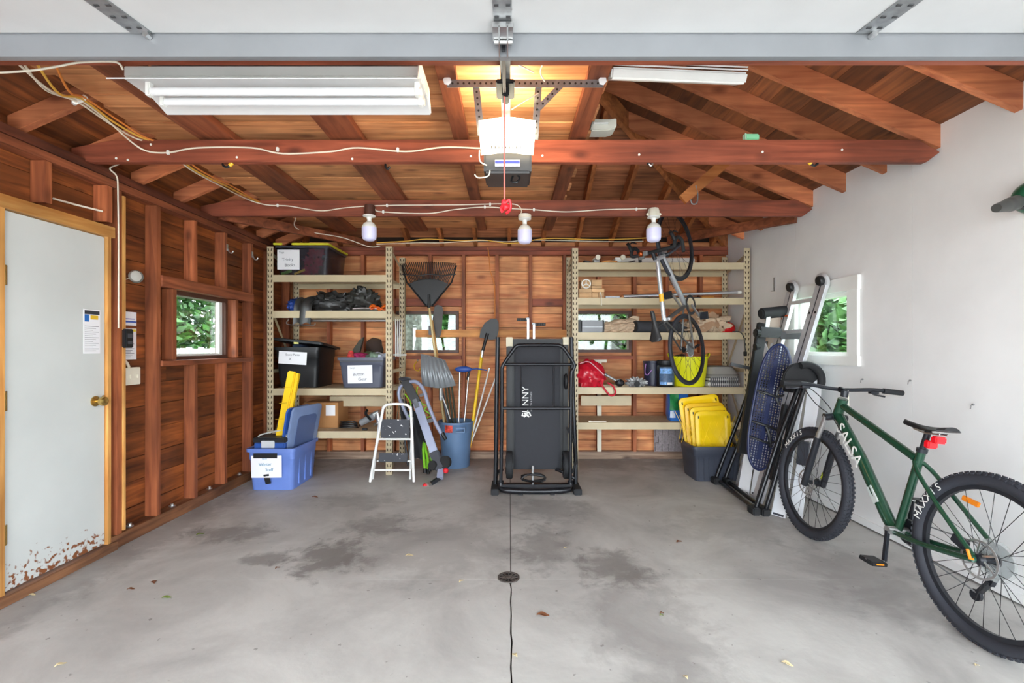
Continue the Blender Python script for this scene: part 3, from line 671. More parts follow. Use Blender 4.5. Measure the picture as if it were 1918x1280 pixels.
cable('electric_cable', [W(705,458,BYC),W(780,455,BYC),W(830,455,BYC),W(900,451,BYC),W(950,453,BYC),W(1000,450,BYC),W(1150,453,BYC),W(1205,452,BYC)], .004, M_CABLE_W, 'thin white cable sagging beside the yellow one near the back wall')
cable('electric_cable', [(-.25,5.48,2.47),W(916,480,5.48),W(918,505,5.49),W(925,530,5.49),W(927,550,5.49),W(927,600,5.49)], .005, M_CABLE_O, 'orange cable hanging down a stud on the back wall')
cable('electric_cable', [W(0,136,1.80),W(60,132,1.80),W(110,124,1.80),W(150,117,1.80),W(215,116,1.80),W(230,130,1.83)], .004, M_CABLE_W, 'white cable on the face of the beam behind the garage door')
cable('electric_cable', [W(0,338,2.62),W(30,345,2.62),W(70,362,2.60)], .006, M_CABLE_W, 'short white cable end poking from a stud above the side door')
cable('electric_cable', [W(100,372,2.66),W(140,383,2.8),W(192,396,2.94)], .006, M_CABLE_W, 'pair of white cables between studs above the side door')
LW = -2.531
def lw(px, py, X=LW):
    Y = X*FPX/(px-VPX); return (X, Y, EYE-(py-VPY)*Y/FPX)
cable('electric_cable', [lw(222,308),lw(206,316),lw(219,332),lw(221,370),lw(222,450),lw(222,560),lw(222,615)], .0045, M_CABLE_W, 'white cable running down the pine strip beside the door to the wall button')
# trim boards lying across the ties
def plank(p, q, wd, ht, m, label, name='loose_board', bev=.003):
    return single(name, MB().beam(p, q, wd, ht), m, label, 'board', bevel=bev)
t = thing('trim_moulding', 'white painted trim moulding tucked between the right rafters', 'board', (1.0,2.2,2.56))
mA, mB_ = V((.43,2.16,2.58)), V((1.12,2.36,2.70)); mB_ = at(1390,148,2.28); mA = at(1140,138,2.22)
dd = (mB_-mA)
part('moulding', MB().beam(mA, mB_, .10, .05, (0,-.5,1)), M_WHITE, t, bevel=.008)
for k in (.012,.026): part('moulding_bead', MB().beam(mA+V((0,-.052,k)), mB_+V((0,-.052,k)), .012, .006, (0,-.5,1)), M_WHITE, t)
t2 = thing('moulding_offcut', 'short white moulding offcut resting on the loft joist', 'board', (.6,2.8,2.6))
part('offcut', MB().prism([(0,0),(.11,0),(.15,.012),(.16,.03),(.16,.075),(.12,.068),(.015,.07)], at(1106,244,2.86), (1,0,0), (0,0,1), (0,.10,0)), mat('aged_white', rgb(214,212,200), .6), t2, bevel=.006)
part('offcut_bead', MB().box(.51,.60,2.845,2.858,2.66,2.668), M_WHITE, t2)
t = thing('soap_block', 'small mint green block sitting on the front roof tie', 'block', W(1407,252,2.83))
c = at(1407,247,2.83)
part('block', MB().box(c.x-.042,c.x+.042,2.812,2.845,2.548,2.585), mat('mint_green', rgb(140,214,168), .5), t, bevel=.006)
part('block_band', MB().box(c.x-.044,c.x-.038,2.811,2.846,2.5485,2.586), mat('pale_mint', rgb(190,232,206), .5), t)
ol = bpy.data.lights.new('opener_bulb', 'POINT'); ol.energy = 4.5; ol.color = (1, .82, .55); ol.shadow_soft_size = .03
ob_ = bpy.data.objects.new('opener_bulb', ol); COL.objects.link(ob_); ob_.location = (-.01, 2.30, 2.44)
og_ = bpy.data.objects['garage_door_opener']; ob_.parent = og_; ob_.matrix_parent_inverse = WORLD[og_].inverted()
# hooks
def hook(px, py, Y, m, tip, label, s=1.0, flip=1):
    c = at(px, py, Y); t = thing('storage_hook', label, 'hook', tuple(c))
    f = flip*s
    part('shank', MB().tube(spline([c+V((0,.02,.03)),c+V((0,.0,.0)),c+V((.006*f,-.01,-.02)),c+V((.028*f,-.012,-.032)),c+V((.05*f,-.012,-.02))],6), .0065, 8), m, t)
    if tip: part('tip', MB().cyl(c+V((.046*f,-.012,-.023)), c+V((.062*f,-.012,-.006)), .011, n=12), tip, t)
M_YEL = mat('yellow_plastic', rgb(236,190,48), .45)
M_YELB = mat('bright_yellow_plastic', rgb(250,204,24), .4, var=.05)
hook(418,305,2.84,M_BLACK,M_YEL,'black hook with a yellow tip under the front tie near the left wall')
hook(722,308,2.84,M_BLACK,None,'black hook under the front tie beside the opener',.6)
hook(1222,302,2.84,M_STEEL,M_BLACK,'steel hook under the front tie beyond the opener',.5,-1)
hook(1531,302,2.84,M_BLACK,M_YEL,'black hook with a yellow tip under the front tie near the white wall',1,-1)
t = thing('utility_hook', 'grey wire hook hanging on the second roof tie', 'hook', W(1302,360,3.94))
part('wire', MB().tube(spline([W(1304,352,3.95),W(1307,365,3.95),W(1305,380,3.95),W(1297,382,3.95),W(1294,374,3.95)],6), .006, 8), M_GALV, t)
part('screw_end', MB().cyl(W(1304,352,3.95), W(1303,348,3.95), .008, n=8), M_GALV, t)
# left wall small things
for i, (px, py) in enumerate(((427,470),(474,483))):
    c = V(lw(px, py, -2.53)); t = thing('coat_hook', 'silver hook screwed to a stud %s the left window' % ('above', 'beyond')[i], 'hook', tuple(c))
    part('hook_plate', MB().box(-2.5395,-2.533,c.y-.01,c.y+.012,c.z,c.z+.06), M_STEEL, t, bevel=.002)
    part('hook_arm', MB().tube(spline([c+V((.0,0,.02)),c+V((.012,0,-.012)),c+V((.035,0,-.02)),c+V((.05,0,-.002))],5), .006, 8), M_STEEL, t)
t = thing('wall_control', 'black push-button wall control for the garage door', 'wall button', (-2.53, 3.08, 1.33))
part('body', MB().box(-2.535,-2.505,3.07,3.135,1.30,1.425), M_BLACK, t, bevel=.006)
part('button', MB().box(-2.506,-2.502,3.085,3.12,1.365,1.395), mat('dark_grey_button', rgb(70,72,78), .4), t, bevel=.001)
part('button', MB().box(-2.506,-2.502,3.085,3.12,1.325,1.345), mat('dark_grey_button', rgb(70,72,78), .4), t, bevel=.001)
t = thing('warning_sign', 'white warning sheet with a red prohibition ring on the siding', 'sign', (-2.625, 3.265, 1.2))
part('sheet', MB().box(-2.629,-2.6275,3.185,3.310,1.22,1.435), M_PAPER, t)
part('heading', MB().box(-2.6275,-2.6265,3.200,3.305,1.413,1.430), mat('heading_yellow', rgb(228,206,60), .6), t)
part('ring', MB().lathe([(.026,0),(.031,0),(.031,.001),(.026,.001)], (-2.6275,3.245,1.37), (1,0,0), 28, close=True).beam((-2.627,3.225,1.387),(-2.627,3.265,1.353),.004,.001,(1,0,0)), mat('sign_red', rgb(206,70,80), .6), t)
mb = MB()
for k in range(9): mb.box(-2.6275,-2.6268,3.200,3.290-.015*(k % 3),1.325-k*.011,1.329-k*.011)
part('print', mb, mat('grey_print2', rgb(150,152,160), .8), t, kind='stuff')
t = thing('instruction_card', 'white card with blue bands above the warning sheet', 'sign', (-2.625, 3.265, 1.46))
part('card', MB().box(-2.629,-2.6275,3.185,3.310,1.455,1.55), M_PAPER, t)
part('band', MB().box(-2.6275,-2.6265,3.185,3.308,1.475,1.487), mat('band_blue', rgb(66,96,180), .6), t)
part('band', MB().box(-2.6275,-2.6265,3.215,3.295,1.498,1.504), mat('band_violet', rgb(140,130,190), .6), t)
t = thing('switch_plate', 'cream double switch plate on the siding beside the door', 'switch', (-2.62, 3.240, 1.05))
part('plate', MB().box(-2.629,-2.600,3.180,3.315,1.045,1.165), M_CREAM, t, bevel=.004)
for y in (3.215,3.275): part('toggle', MB().box(-2.600,-2.590,y,y+.014,1.09,1.118), M_CREAM, t, bevel=.002)
part('feed_cable', MB().tube(spline([(-2.615,3.230,1.165),(-2.615,3.210,1.20),(-2.62,3.170,1.23)],5), .009, 8), M_CABLE_W, t)
t = thing('motion_sensor', 'grey round sensor disc mounted on the left siding', 'sensor', (-2.62, 3.25, 1.80))
c = (-2.625, 3.28, 1.80)
part('disc', MB().lathe([(.036,0),(.040,.012),(.036,.03),(.012,.04),(.0,.04)], c, (1,-.35,0), 24), mat('sensor_grey', rgb(206,206,200), .5), t)
part('back_plate', MB().cyl((-2.629,3.3,1.80),(-2.615,3.29,1.80),.045,n=20), mat('sensor_dark', rgb(96,98,92), .6), t)
part('lead', MB().tube(spline([(-2.62,3.26,1.79),(-2.622,3.2,1.765),(-2.6,3.13,1.75)],5), .0025, 6), M_CABLE_W, t)
# back wall small things
for i, (px, lab) in enumerate(((989,'longer steel pipe clamp bar standing on the pine rail'),(1000,'shorter steel pipe clamp bar standing on the pine rail'))):
    c = at(px, 640, 5.44); t = thing('clamp_bar', lab, 'clamp', (c.x, 5.44, 1.36))
    zt = 1.64 if i == 0 else 1.58
    part('bar', MB().box(c.x-.012,c.x+.012,5.425,5.448,1.36,zt), M_STEEL, t, bevel=.002)
    part('jaw', MB().box(c.x-.022,c.x+.014,5.415,5.45,zt-.012,zt+.01), M_GALV, t, bevel=.003)
for i, (px, py) in enumerate(((980,599),(1010,608))):
    c = at(px, py, 5.585); t = thing('rubber_strip', 'short black toothed rubber strip on the back wall, %s of two' % ('upper','lower')[i], 'strip', tuple(c))
    part('backing', MB().box(c.x-.075,c.x+.075,5.582,5.589,c.z-.018,c.z+.018), M_RUBBER, t)
    for k in range(5): part('tooth', MB().box(c.x-.068+k*.029,c.x-.05+k*.029,5.575,5.583,c.z-.014,c.z+.014), M_BLACK, t)
t = thing('storage_hook', 'yellow rubber-coated hook screwed to the back wall', 'hook', W(783,690,5.57))
part('wire', MB().tube(spline([W(782,676,5.58),W(776,684,5.56),W(777,692,5.55),W(784,695,5.55),W(787,690,5.55)],6), .007, 8), M_YEL, t)
part('screw_end', MB().cyl(W(782,676,5.57), W(783,674,5.6), .009, n=8), M_STEEL, t)
# right wall small things
t = thing('shelf_bracket', 'rusty steel L bracket left on the white wall', 'bracket', (2.575, 4.4, 1.85))
rw = lambda px, py, X=2.574: (X, X*FPX/(px-VPX), EYE-(py-VPY)*(X*FPX/(px-VPX))/FPX)
a = V(rw(1450,520)); b = V(rw(1450,545))
part('upright', MB().box(2.572,2.579,a.y-.008,a.y+.008,b.z,a.z), M_GALV, t)
part('foot', MB().box(2.545,2.579,a.y-.008,a.y+.008,b.z-.006,b.z), M_GALV, t)
for px, py, lab in ((1615,716,'short wire pin left in the white wall below the window'),(1704,719,'short wire pin in the white wall beside the sheet joint'),(1822,765,'small wire loop pin in the white wall above the green bicycle')):
    c = V(rw(px, py)); t = thing('wall_pin', lab, 'pin', tuple(c))
    part('wire', MB().tube([c+V((.006,0,.02)),c+V((-.01,0,.016)),c+V((-.012,0,0)),c+V((-.004,.01,-.004))], .0025, 6), M_GALV, t)
    part('head', MB().cyl(c+V((.006,0,.02)), c+V((-.002,0,.02)), .006, n=8), M_GALV, t)
t = thing('leaf_blower', 'dark green leaf blower with black nozzle hung on the white wall', 'leaf blower', (2.42, 2.25, 1.9))
c0, c1, c2 = at(1866,390,2.22), at(1890,384,2.26), at(1925,372,2.30)
part('nozzle', MB().tube(spline([c0, (c0+c1)/2, c1, c1*.6+c2*.4],6), [.020,.021,.022,.023,.024,.025,.026,.027,.028,.029,.030,.032,.034,.035,.035,.035,.035,.035,.034], 14), mat('nozzle_black', rgb(60,60,58), .4), t)
part('body', MB().ball(c2+V((.05,0,.01)), .10, .09, .085, n=24, m=14), mat('blower_green', rgb(22,92,66), .3, var=.05), t)
part('stripe', MB().beam(c2+V((-.03,-.075,.012)), c2+V((.05,-.10,-.05)), .014, .004, (0,-1,0)), M_WHITE, t)
part('mount', MB().box(2.48,2.578,2.27,2.31,1.98,2.02), M_BLACK, t)
# ================================================================ shelving
M_BEIGE = mat('beige_painted_steel', rgb(196,180,148), .45, .1, var=.05)
M_SHELF = mat('particle_board', rgb(206,184,150), .7, var=.08, scale=40)
M_SLOT = mat('slot_shadow', rgb(70,56,42), .9)
def shelving(label, xl, xr, yf, yb, top, levels, boards):
    """slotted-post garage shelving; xl/xr outer post centres, yf/yb post depths"""
    t = thing('shelving_unit', label, 'shelving', ((xl+xr)/2, (yf+yb)/2, 0))
    pw = .066
    for x in (xl, xr):
        for y, fr in ((yf, 1), (yb, 0)):
            sx = 1 if x == xl else -1
            po = part('post', MB().box(x-pw/2,x+pw/2,y,y+.004,0,top).box(x-sx*pw/2-(.002 if sx > 0 else -.002)*0,x-sx*pw/2+sx*.004,y,y+.045,0,top), M_BEIGE, t)
            mb = MB(); z = .04
            while z < top-.02:
                for s in (-1, 1):
                    cx = x+s*.015
                    mb.prism([(-.0055+s*.004,.014),(.0055+s*.004,.014),(.004-s*.003,-.014),(-.004-s*.003,-.014)], (cx,y-.0012,z), (1,0,0), (0,0,1), (0,.0010,0))
                z += .054
            part('post_slots', mb, M_SLOT, po, kind='stuff')
    for lv in levels:
        part('beam', MB().box(xl+pw/2,xr-pw/2,yf+.004,yf+.010,lv-.072,lv).box(xl+pw/2,xr-pw/2,yf+.010,yf+.04,lv-.022,lv-.016), M_BEIGE, t, bevel=.001)
        part('beam', MB().box(xl+pw/2,xr-pw/2,yb-.008,yb-.002,lv-.072,lv).box(xl+pw/2,xr-pw/2,yb-.04,yb-.008,lv-.022,lv-.016), M_BEIGE, t, bevel=.001)
        part('shelf_board', MB().box(xl+.04,xr-.04,yf+.012,yb-.010,lv-.015,lv-.001), M_SHELF, t)
    for x, sx in ((xl, 1), (xr, -1)):
        xx = x-sx*.02
        part('side_brace', MB().beam((xx,yf+.03,.25),(xx,yb-.0,1.0),.004,.035), M_BEIGE, t)
        part('side_brace', MB().beam((xx,yb-.0,1.05),(xx,yf+.03,1.75),.004,.035), M_BEIGE, t)
        part('side_brace', MB().beam((xx,yf+.03,top-.05),(xx,yb-.0,top-.18),.004,.035), M_BEIGE, t)
        part('side_rail', MB().box(xx-.003,xx+.003,yf+.02,yb,1.04,1.075), M_BEIGE, t)
    if boards:
        x0, x1 = boards
        part('support_panel', MB().box(x0,x1,yb-.22,yb-.212,.655,.765).box(x0,x1,yb-.212,yb-.19,.757,.765), M_BEIGE, t, label='short beige panel below the middle shelf')
    return t
YL = 4.81
SL1 = shelving('beige slotted steel shelving unit holding labelled bins beside the rakes', -2.450, -1.232, YL, 5.40, 2.338, (2.048,1.680,.885,.445), (-1.98,-1.36))
YR = 4.95
SR1 = shelving('beige slotted steel shelving unit behind the hung silver bicycle', .692, 2.505, YR, 5.46, 2.352, (2.200,1.829,1.463,.884,.512), (.80,1.36))
# ---------------------------------------------------------------- tote builder
def tote_body(cx, cy, hx, hy, z0, z1, tap=.86, r=.04, wall=.005, rim=.016, rot=0):
    mb = MB(); R = []
    def ring(f, z, grow=0): return rrect(cx, cy, hx*f+grow, hy*f+grow, r, z, 4, rot)
    h = z1-z0
    R = [ring(tap, z0), ring(tap+(1-tap)*.5, z0+h*.45), ring(tap+(1-tap)*.72, z0+h*.72), ring(tap+(1-tap)*.76+.02, z0+h*.74), ring(1, z1-.03), ring(1, z1-.03, rim), ring(1, z1, rim), ring(1, z1, -wall), ring(tap, z0+.008, -wall)]
    mb.loft(R); return mb
def lid_mb(cx, cy, hx, hy, z, th=.028, r=.04, rot=0):
    return MB().loft([rrect(cx,cy,hx,hy,r,z,4,rot), rrect(cx,cy,hx,hy,r,z+th*.6,4,rot), rrect(cx,cy,hx-.02,hy-.02,r,z+th*.62,4,rot), rrect(cx,cy,hx-.03,hy-.03,r,z+th,4,rot), rrect(cx,cy,hx-.05,hy-.05,r,z+th,4,rot), rrect(cx,cy,hx-.06,hy-.06,r,z+th*.75,4,rot)])
def paper(parent, x0, x1, y, z0, z1, lines, tilt=0, m=None, ink=None, name='paper_label'):
    """taped paper facing the room, with handwriting"""
    def P(u, v): return (x0+(x1-x0)*u+tilt*v*(z1-z0), y-.002-.004*math.sin(u*3.1), z0+(z1-z0)*v-tilt*(u-.5)*(x1-x0))
    o = part(name, MB().sheet(P, 6, 4, .001), m or M_PAPER, parent, label='white handwritten paper label')
    for k, (tx, u, v, sz) in enumerate(lines):
        p = P(u, v); mtx = frame((p[0], p[1]-.003, p[2]), (1, 0, -tilt+.04), (.22, 0, 1))
        part('handwriting', text_mb(tx, sz*.78, mtx, .0004), (ink or mat('pencil_grey', rgb(112,114,124), .8)), o)
    return o
M_SMOKE = mat('smoked_clear_plastic', rgb(58,60,70), .25, var=.05, alpha=.35)
M_DGREY = mat('dark_grey_plastic', rgb(64,66,74), .4, var=.06)
# top shelf: smoked tote with lime clamp bars and poinsettias
z0 = 2.05
t = thing('storage_tote', 'smoked clear tote with lime handles and red flowers on the top shelf', 'storage bin', (-2.2, 5.1, z0))
part('body', MB().loft([rrect(-2.15,5.13,.25,.25,.03,z0), rrect(-2.15,5.13,.275,.27,.03,z0+.285), rrect(-2.15,5.13,.27,.265,.03,z0+.285), rrect(-2.15,5.13,.245,.245,.03,z0+.006)]), M_SMOKE, t)
part('lid', lid_mb(-2.15,5.13,.285,.278,z0+.286,.03), M_DGREY, t)
M_LIME = mat('lime_plastic', rgb(216,212,54), .4)
for a, b in (((-2.435,4.845,z0+.322),(-2.34,4.845,z0+.322)), ((-2.245,4.845,z0+.322),(-1.87,4.845,z0+.322)), ((-1.87,4.845,z0+.322),(-1.862,5.40,z0+.322))):
    part('clamp_bar', MB().beam(a, b, .02, .022), M_LIME, t, bevel=.005)
paper(t, -2.40, -2.17, 4.862, z0+.06, z0+.265, (('Toys',.2,.86,.035),('Trinity',.48,.5,.055),('Books',.58,.22,.055)))
M_CRIM = mat('crimson_petal', rgb(150,30,48), .6, var=.2, scale=30)
for k in range(6):
    cx, cy, cz = -2.12+.06*(k % 3), 4.93+.04*(k % 2), z0+.06+.09*(k//2)+.02*(k % 2)
    fo = MB()
    for j in range(7):
        a = j*math.tau/7+k; d = V((math.cos(a), -.25, math.sin(a)))
        fo.prism([(0,-.006),(.03,-.022),(.065,0),(.03,.022),(0,.006)], (cx,cy,cz), d, d.cross(V((0,1,0))).normalized(), (0,.003,0))
    part('flower', fo, M_CRIM, t)
part('ribbon', MB().beam((-2.38,4.90,z0+.02),(-2.27,4.90,z0+.055),.004,.03), mat('green_ribbon', rgb(120,170,40), .5), t)
part('ribbon', MB().beam((-2.24,4.895,z0+.02),(-2.13,4.895,z0+.065),.004,.022), M_YEL, t)
# second shelf: bags
z0 = 1.68
def crumple(c, rx, ry, rz, m, seed, name, label, cat, amp=.05, freq=7, base=0.0, bag=None):
    mb = MB(); n, k = 40, 24
    P = []; F = []
    for i in range(k+1):
        th = math.pi*i/k
        for j in range(n):
            ph = 2*math.pi*j/n; d = V((math.sin(th)*math.cos(ph), math.sin(th)*math.sin(ph), math.cos(th)))
            q = d*freq*.5+V((seed, seed*2.3, 0))
            f = 1+amp/rz*(abs(NZ.noise(q))*1.1-.35+.3*abs(NZ.noise(q*2.3))-.1)
            p = V((d.x*rx*f, d.y*ry*min(f, 1.15), d.z*rz*f)); p.z = max(p.z, -rz*.72)
            P.append(V(c)+p+V((0, 0, rz*.72)))
    for i in range(k): F += [(i*n+j, (i+1)*n+j, (i+1)*n+(j+1)%n, i*n+(j+1)%n) for j in range(n)]
    mb.add(P, F)
    t = thing(name, label, cat, c); part('bag_body', mb, m, t, smooth=.9); return t
M_BAGB = mat('black_bag_film', rgb(52,52,52), .38, var=.15, scale=20)
t = crumple((-1.93,5.08,z0), .28, .18, .13, M_BAGB, 2.2, 'bin_bag', 'crumpled black bin bag hanging over the shelf edge', 'bag', .07, 9)
part('bag_flap', MB().sheet(lambda u, v: (-2.19+.18*u-.03*v, 4.90-.085*math.sin(min(v*1.6,1)*1.57)+.01*math.sin(u*9), z0+.14-.22*v*v-.05*v+.012*math.sin(u*12+v*5)), 14, 12, .003), M_BAGB, t)
t = crumple((-1.60,5.12,z0), .20, .17, .155, mat('grey_black_film', rgb(60,60,58), .4, var=.15, scale=20), 5.1, 'bin_bag', 'crumpled charcoal bag heaped behind the magazine', 'bag', .08, 9)
part('bag_knot', MB().ball((-1.60,5.1,z0+.265), .05, .05, .03, bump=.012, freq=30), M_BAGB, t)
t = crumple((-2.26,5.02,z0), .10, .12, .09, mat('blue_bag_fabric', rgb(38,70,150), .5, var=.2, scale=12), 8.4, 'stuff_sack', 'blue fabric sack at the end of the bag shelf', 'bag', .04, 8)
part('drawstring', MB().tube(spline([(-2.2,4.94,z0+.09),(-2.17,4.91,z0+.06),(-2.19,4.90,z0+.02)],5), .004, 6), M_WHITE, t)
t = thing('magazine', 'pink and white magazine lying on the bag shelf', 'magazine', (-1.5,4.9,z0))
part('pages', MB().sheet(lambda u, v: (-1.62+.25*u, 4.85+.16*v, z0+.002+.02*u*(1-u)), 8, 4, .018), mat('dark_pages', rgb(70,66,60), .8), t)
part('cover', MB().sheet(lambda u, v: (-1.62+.25*u, 4.85+.16*v, z0+.022+.03*u*(1-u)), 8, 4, .006), mat('pink_cover', rgb(226,206,212), .6, var=.4, scale=18), t)
t = thing('safety_vest', 'bright orange folded cloth at the edge of the bag shelf', 'cloth', (-1.33,4.93,z0))
part('cloth', MB().sheet(lambda u, v: (-1.44+.19*u, 4.85+.17*v, z0+.028+.022*math.sin(u*9+v*3)+.015*math.sin(v*13)), 18, 10, .012), mat('safety_orange', rgb(236,112,30), .6, var=.12), t)
part('hem', MB().tube(spline([(-1.43,4.845,z0+.02),(-1.36,4.842,z0+.04),(-1.29,4.842,z0+.012),(-1.26,4.845,z0+.03)],5), .009, 6), mat('safety_orange_dark', rgb(206,84,20), .6), t)
t = thing('metal_tube', 'long thin white tube slung under the second shelf', 'tube', (-1.7,4.9,1.58))
part('tube', MB().cyl((-2.22,4.90,1.585),(-1.25,4.90,1.585),.012,n=14), M_STEEL, t)
part('hanging_wire', MB().tube(spline([(-2.30,4.9,1.60),(-2.30,4.88,1.545),(-2.05,4.88,1.535),(-2.02,4.89,1.56)],6), .005, 6), M_STEEL, t)
# third shelf: black tote with lid ajar
z0 = .886
t = thing('storage_tote', 'large black tote with its lid ajar on the middle shelf', 'storage bin', (-2.2,5.1,z0))
part('body', tote_body(-2.205,5.12,.225,.25,z0,z0+.42,.88), M_BLACK, t)
lid = MB(MX.Translation(V((-2.195,5.11,z0+.445))) @ MX.Rotation(.10,4,'Y') @ MX.Rotation(-.10,4,'X'))
lid.loft([rrect(0,0,.27,.28,.04,0), rrect(0,0,.27,.28,.04,.022), rrect(0,0,.24,.25,.04,.03), rrect(0,0,.22,.23,.04,.025)])
part('lid', lid, M_BLACK, t)
part('tape', MB().box(-2.22,-2.17,4.838,4.842,z0+.455,z0+.475), mat('yellow_tape', rgb(226,220,120), .5), t)
pp = paper(t, -2.39, -2.10, 4.862, z0+.245, z0+.375, (('Snow Pants',.5,.75,.04),('X',.42,.4,.05)), .06)
part('contents', MB().ball((-2.2,5.0,z0+.40),.10,.08,.05,bump=.02,freq=18), mat('navy_cloth', rgb(48,60,84), .7), t)
# grey tote with clothes
t = thing('storage_tote', 'grey tote heaped with bright clothes on the middle shelf', 'storage bin', (-1.5,5.05,z0))
part('body', tote_body(-1.53,5.07,.235,.22,z0,z0+.315,.86), mat('slate_plastic', rgb(84,88,104), .4, var=.05), t)
part('rim_band', MB().box(-1.745,-1.30,4.832,4.836,z0+.268,z0+.288), M_DGREY, t)
paper(t, -1.665, -1.41, 4.846, z0+.05, z0+.235, (('Large',.2,.86,.028),('Button',.45,.5,.055),('Gear',.6,.22,.055)), -.02)
for k, (cx, cy, rx, rz, c) in enumerate(((-1.56,4.98,.09,.045,(170,40,96)),(-1.43,4.96,.08,.05,(120,140,120)),(-1.35,4.98,.07,.045,(200,208,224)),(-1.66,5.0,.05,.06,(196,60,56)),(-1.5,5.12,.12,.05,(96,104,72)))):
    part('garment', MB().ball((cx,cy,z0+.32),rx,.07,rz,n=22,m=14,bump=.022,freq=16,seed=k), mat('cloth_%d' % k, rgb(*c), .8, var=.35, scale=24), t)
part('shopping_bag', MB().prism([(-1.69,z0+.30),(-1.62,z0+.30),(-1.56,z0+.53),(-1.60,z0+.50),(-1.67,z0+.40)], (0,5.02,0), (1,0,0), (0,0,1), (0,.05,0)), mat('dark_net', rgb(60,60,50), .6, alpha=.8), t)
part('net_bag', MB().ball((-1.48,5.2,z0+.42),.10,.07,.10,n=18,m=10,bump=.02,freq=14), mat('dark_net2', rgb(54,44,40), .7, alpha=.75), t)
# bottom shelf
z0 = .446
t = thing('cardboard_box', 'brown cardboard box with a white sticker behind the blue lids', 'box', (-2.02,5.15,z0))
part('carton', MB().box(-2.2,-1.83,5.02,5.33,z0,z0+.27), mat('cardboard', rgb(176,126,78), .8), t, bevel=.003)
part('sticker', MB().box(-1.96,-1.86,5.017,5.0195,z0+.13,z0+.24), M_PAPER, t)
t = thing('angle_grinder', 'grey corded angle grinder lying on the bottom shelf', 'power tool', (-1.5,5.0,z0))
part('motor_body', MB().cyl((-1.58,5.0,z0+.055),(-1.42,4.98,z0+.14),.035,.04,n=16), mat('tool_grey', rgb(140,142,146), .4), t)
part('gear_head', MB().cyl((-1.42,4.98,z0+.14),(-1.37,4.97,z0+.17),.042,.034,n=14).cyl((-1.39,4.96,z0+.16),(-1.37,4.95,z0+.07),.03,n=14), M_STEEL, t)
part('guard', MB().cyl((-1.375,4.955,z0+.065),(-1.37,4.952,z0+.05),.062,n=24), M_GALV, t)
part('side_handle', MB().tube(spline([(-1.46,4.94,z0+.10),(-1.49,4.88,z0+.17),(-1.47,4.86,z0+.21)],5), .014, 10), M_BLACK, t)
cord = []
for k in range(46):
    a = k*.55; cord.append((-1.69+.10*math.cos(a)*(1-.004*k), 4.94+.05*math.sin(a), z0+.012+.0016*k))
part('power_cord', MB().tube([(-1.58,5.0,z0+.05)]+cord, .006, 6), M_BLACK, t)
part('plug', MB().cyl((-1.52,4.86,z0+.012),(-1.47,4.86,z0+.012),.013,n=10), M_BLACK, t)
# blue tote on the floor with lids and tool case
BL = mat('blue_tote_plastic', rgb(106,134,206), .4, var=.05); NV = mat('navy_tote_plastic', rgb(46,84,160), .4, var=.05); SG = mat('slate_blue_plastic', rgb(120,140,180), .4, var=.05)
t = thing('storage_tote', 'blue tote with a taped paper label on the floor', 'storage bin', (-2.18,4.6,0))
part('body', tote_body(-2.17,4.530,.21,.262,0,.385,.90), BL, t)
paper(t, -2.335, -2.06, 4.256, .125, .325, (('BLUE',.45,.86,.025),('Winter',.47,.6,.05),('Stuff',.6,.36,.05)), -.01, ink=mat('teal_ink', rgb(70,140,170), .7))
part('tape', MB().box(-2.315,-2.10,4.247,4.250,.30,.345), M_BLACK, t)
part('tape', MB().beam((-2.20,4.248,.155),(-2.185,4.262,.065),.05,.003,(0,-1,0)), M_BLACK, t)
for y in (4.40,4.53,4.66): part('rib', MB().box(-1.985,-1.966,y,y+.018,.03,.27), BL, t)
t = thing('tool_case', 'black and blue plastic tool case sitting in the blue tote', 'tool box', (-2.22,4.42,.2))
part('case_body', MB().box(-2.345,-2.06,4.31,4.52,.20,.43), NV, t, bevel=.01)
part('case_lid', MB().box(-2.352,-2.05,4.30,4.525,.43,.475), M_BLACK, t, bevel=.008)
part('latch', MB().box(-2.27,-2.15,4.295,4.31,.385,.45), mat('latch_grey', rgb(196,198,200), .5), t, bevel=.003)
part('handle', MB().tube(spline([(-2.33,4.36,.475),(-2.30,4.38,.495),(-2.15,4.44,.52),(-2.08,4.38,.49),(-2.06,4.34,.475)],6), .007, 6), mat('clear_grey', rgb(190,190,186), .4), t)
t = thing('spirit_level_case', 'yellow rectangular tube case standing up in the blue tote', 'case', (-2.15,4.5,.25))
a, b = at(518,815,4.44), at(548,696,4.50)
part('case_body', MB().beam(a+V((0,0,-.2)), b, .075, .05, (0,-1,.2)), M_YELB, t, bevel=.01)
part('case_side', MB().beam(a+V((.05,.01,-.2)), b+V((.05,.01,-.02)), .03, .046, (0,-1,.2)), M_YELB, t, bevel=.006)
for f in (.25,.5,.75): part('groove', MB().beam(a+(b-a)*f+V((-.036,-.027,0)), a+(b-a)*f+V((.036,-.027,.004)), .004, .002, (0,-1,0)), mat('groove_gold', rgb(196,150,10), .5), t)
t = thing('tote_lid', 'navy blue tote lid standing on edge in the blue tote', 'lid', (-2.05,4.6,.2))
m = frame((-2.07,4.55,.47), (.12,1,0), (.16,0,1))
part('panel', MB(m).loft([rrect(0,0,.20,.27,.05,-.012), rrect(0,0,.20,.27,.05,.006), rrect(0,0,.17,.24,.04,.014)]), NV, t)
part('ridge', MB(m).loft([rrect(0,0,.12,.17,.04,.0141), rrect(0,0,.12,.17,.04,.018)]), NV, t)
t = thing('tote_lid', 'slate blue tote lid standing on edge behind the navy lid', 'lid', (-1.95,4.65,.2))
m = frame((-2.0,4.560,.47), (.22,1,0), (.20,0,1))
part('panel', MB(m).loft([rrect(0,0,.22,.28,.05,-.012), rrect(0,0,.22,.28,.05,.008), rrect(0,0,.19,.25,.04,.016)]), SG, t)
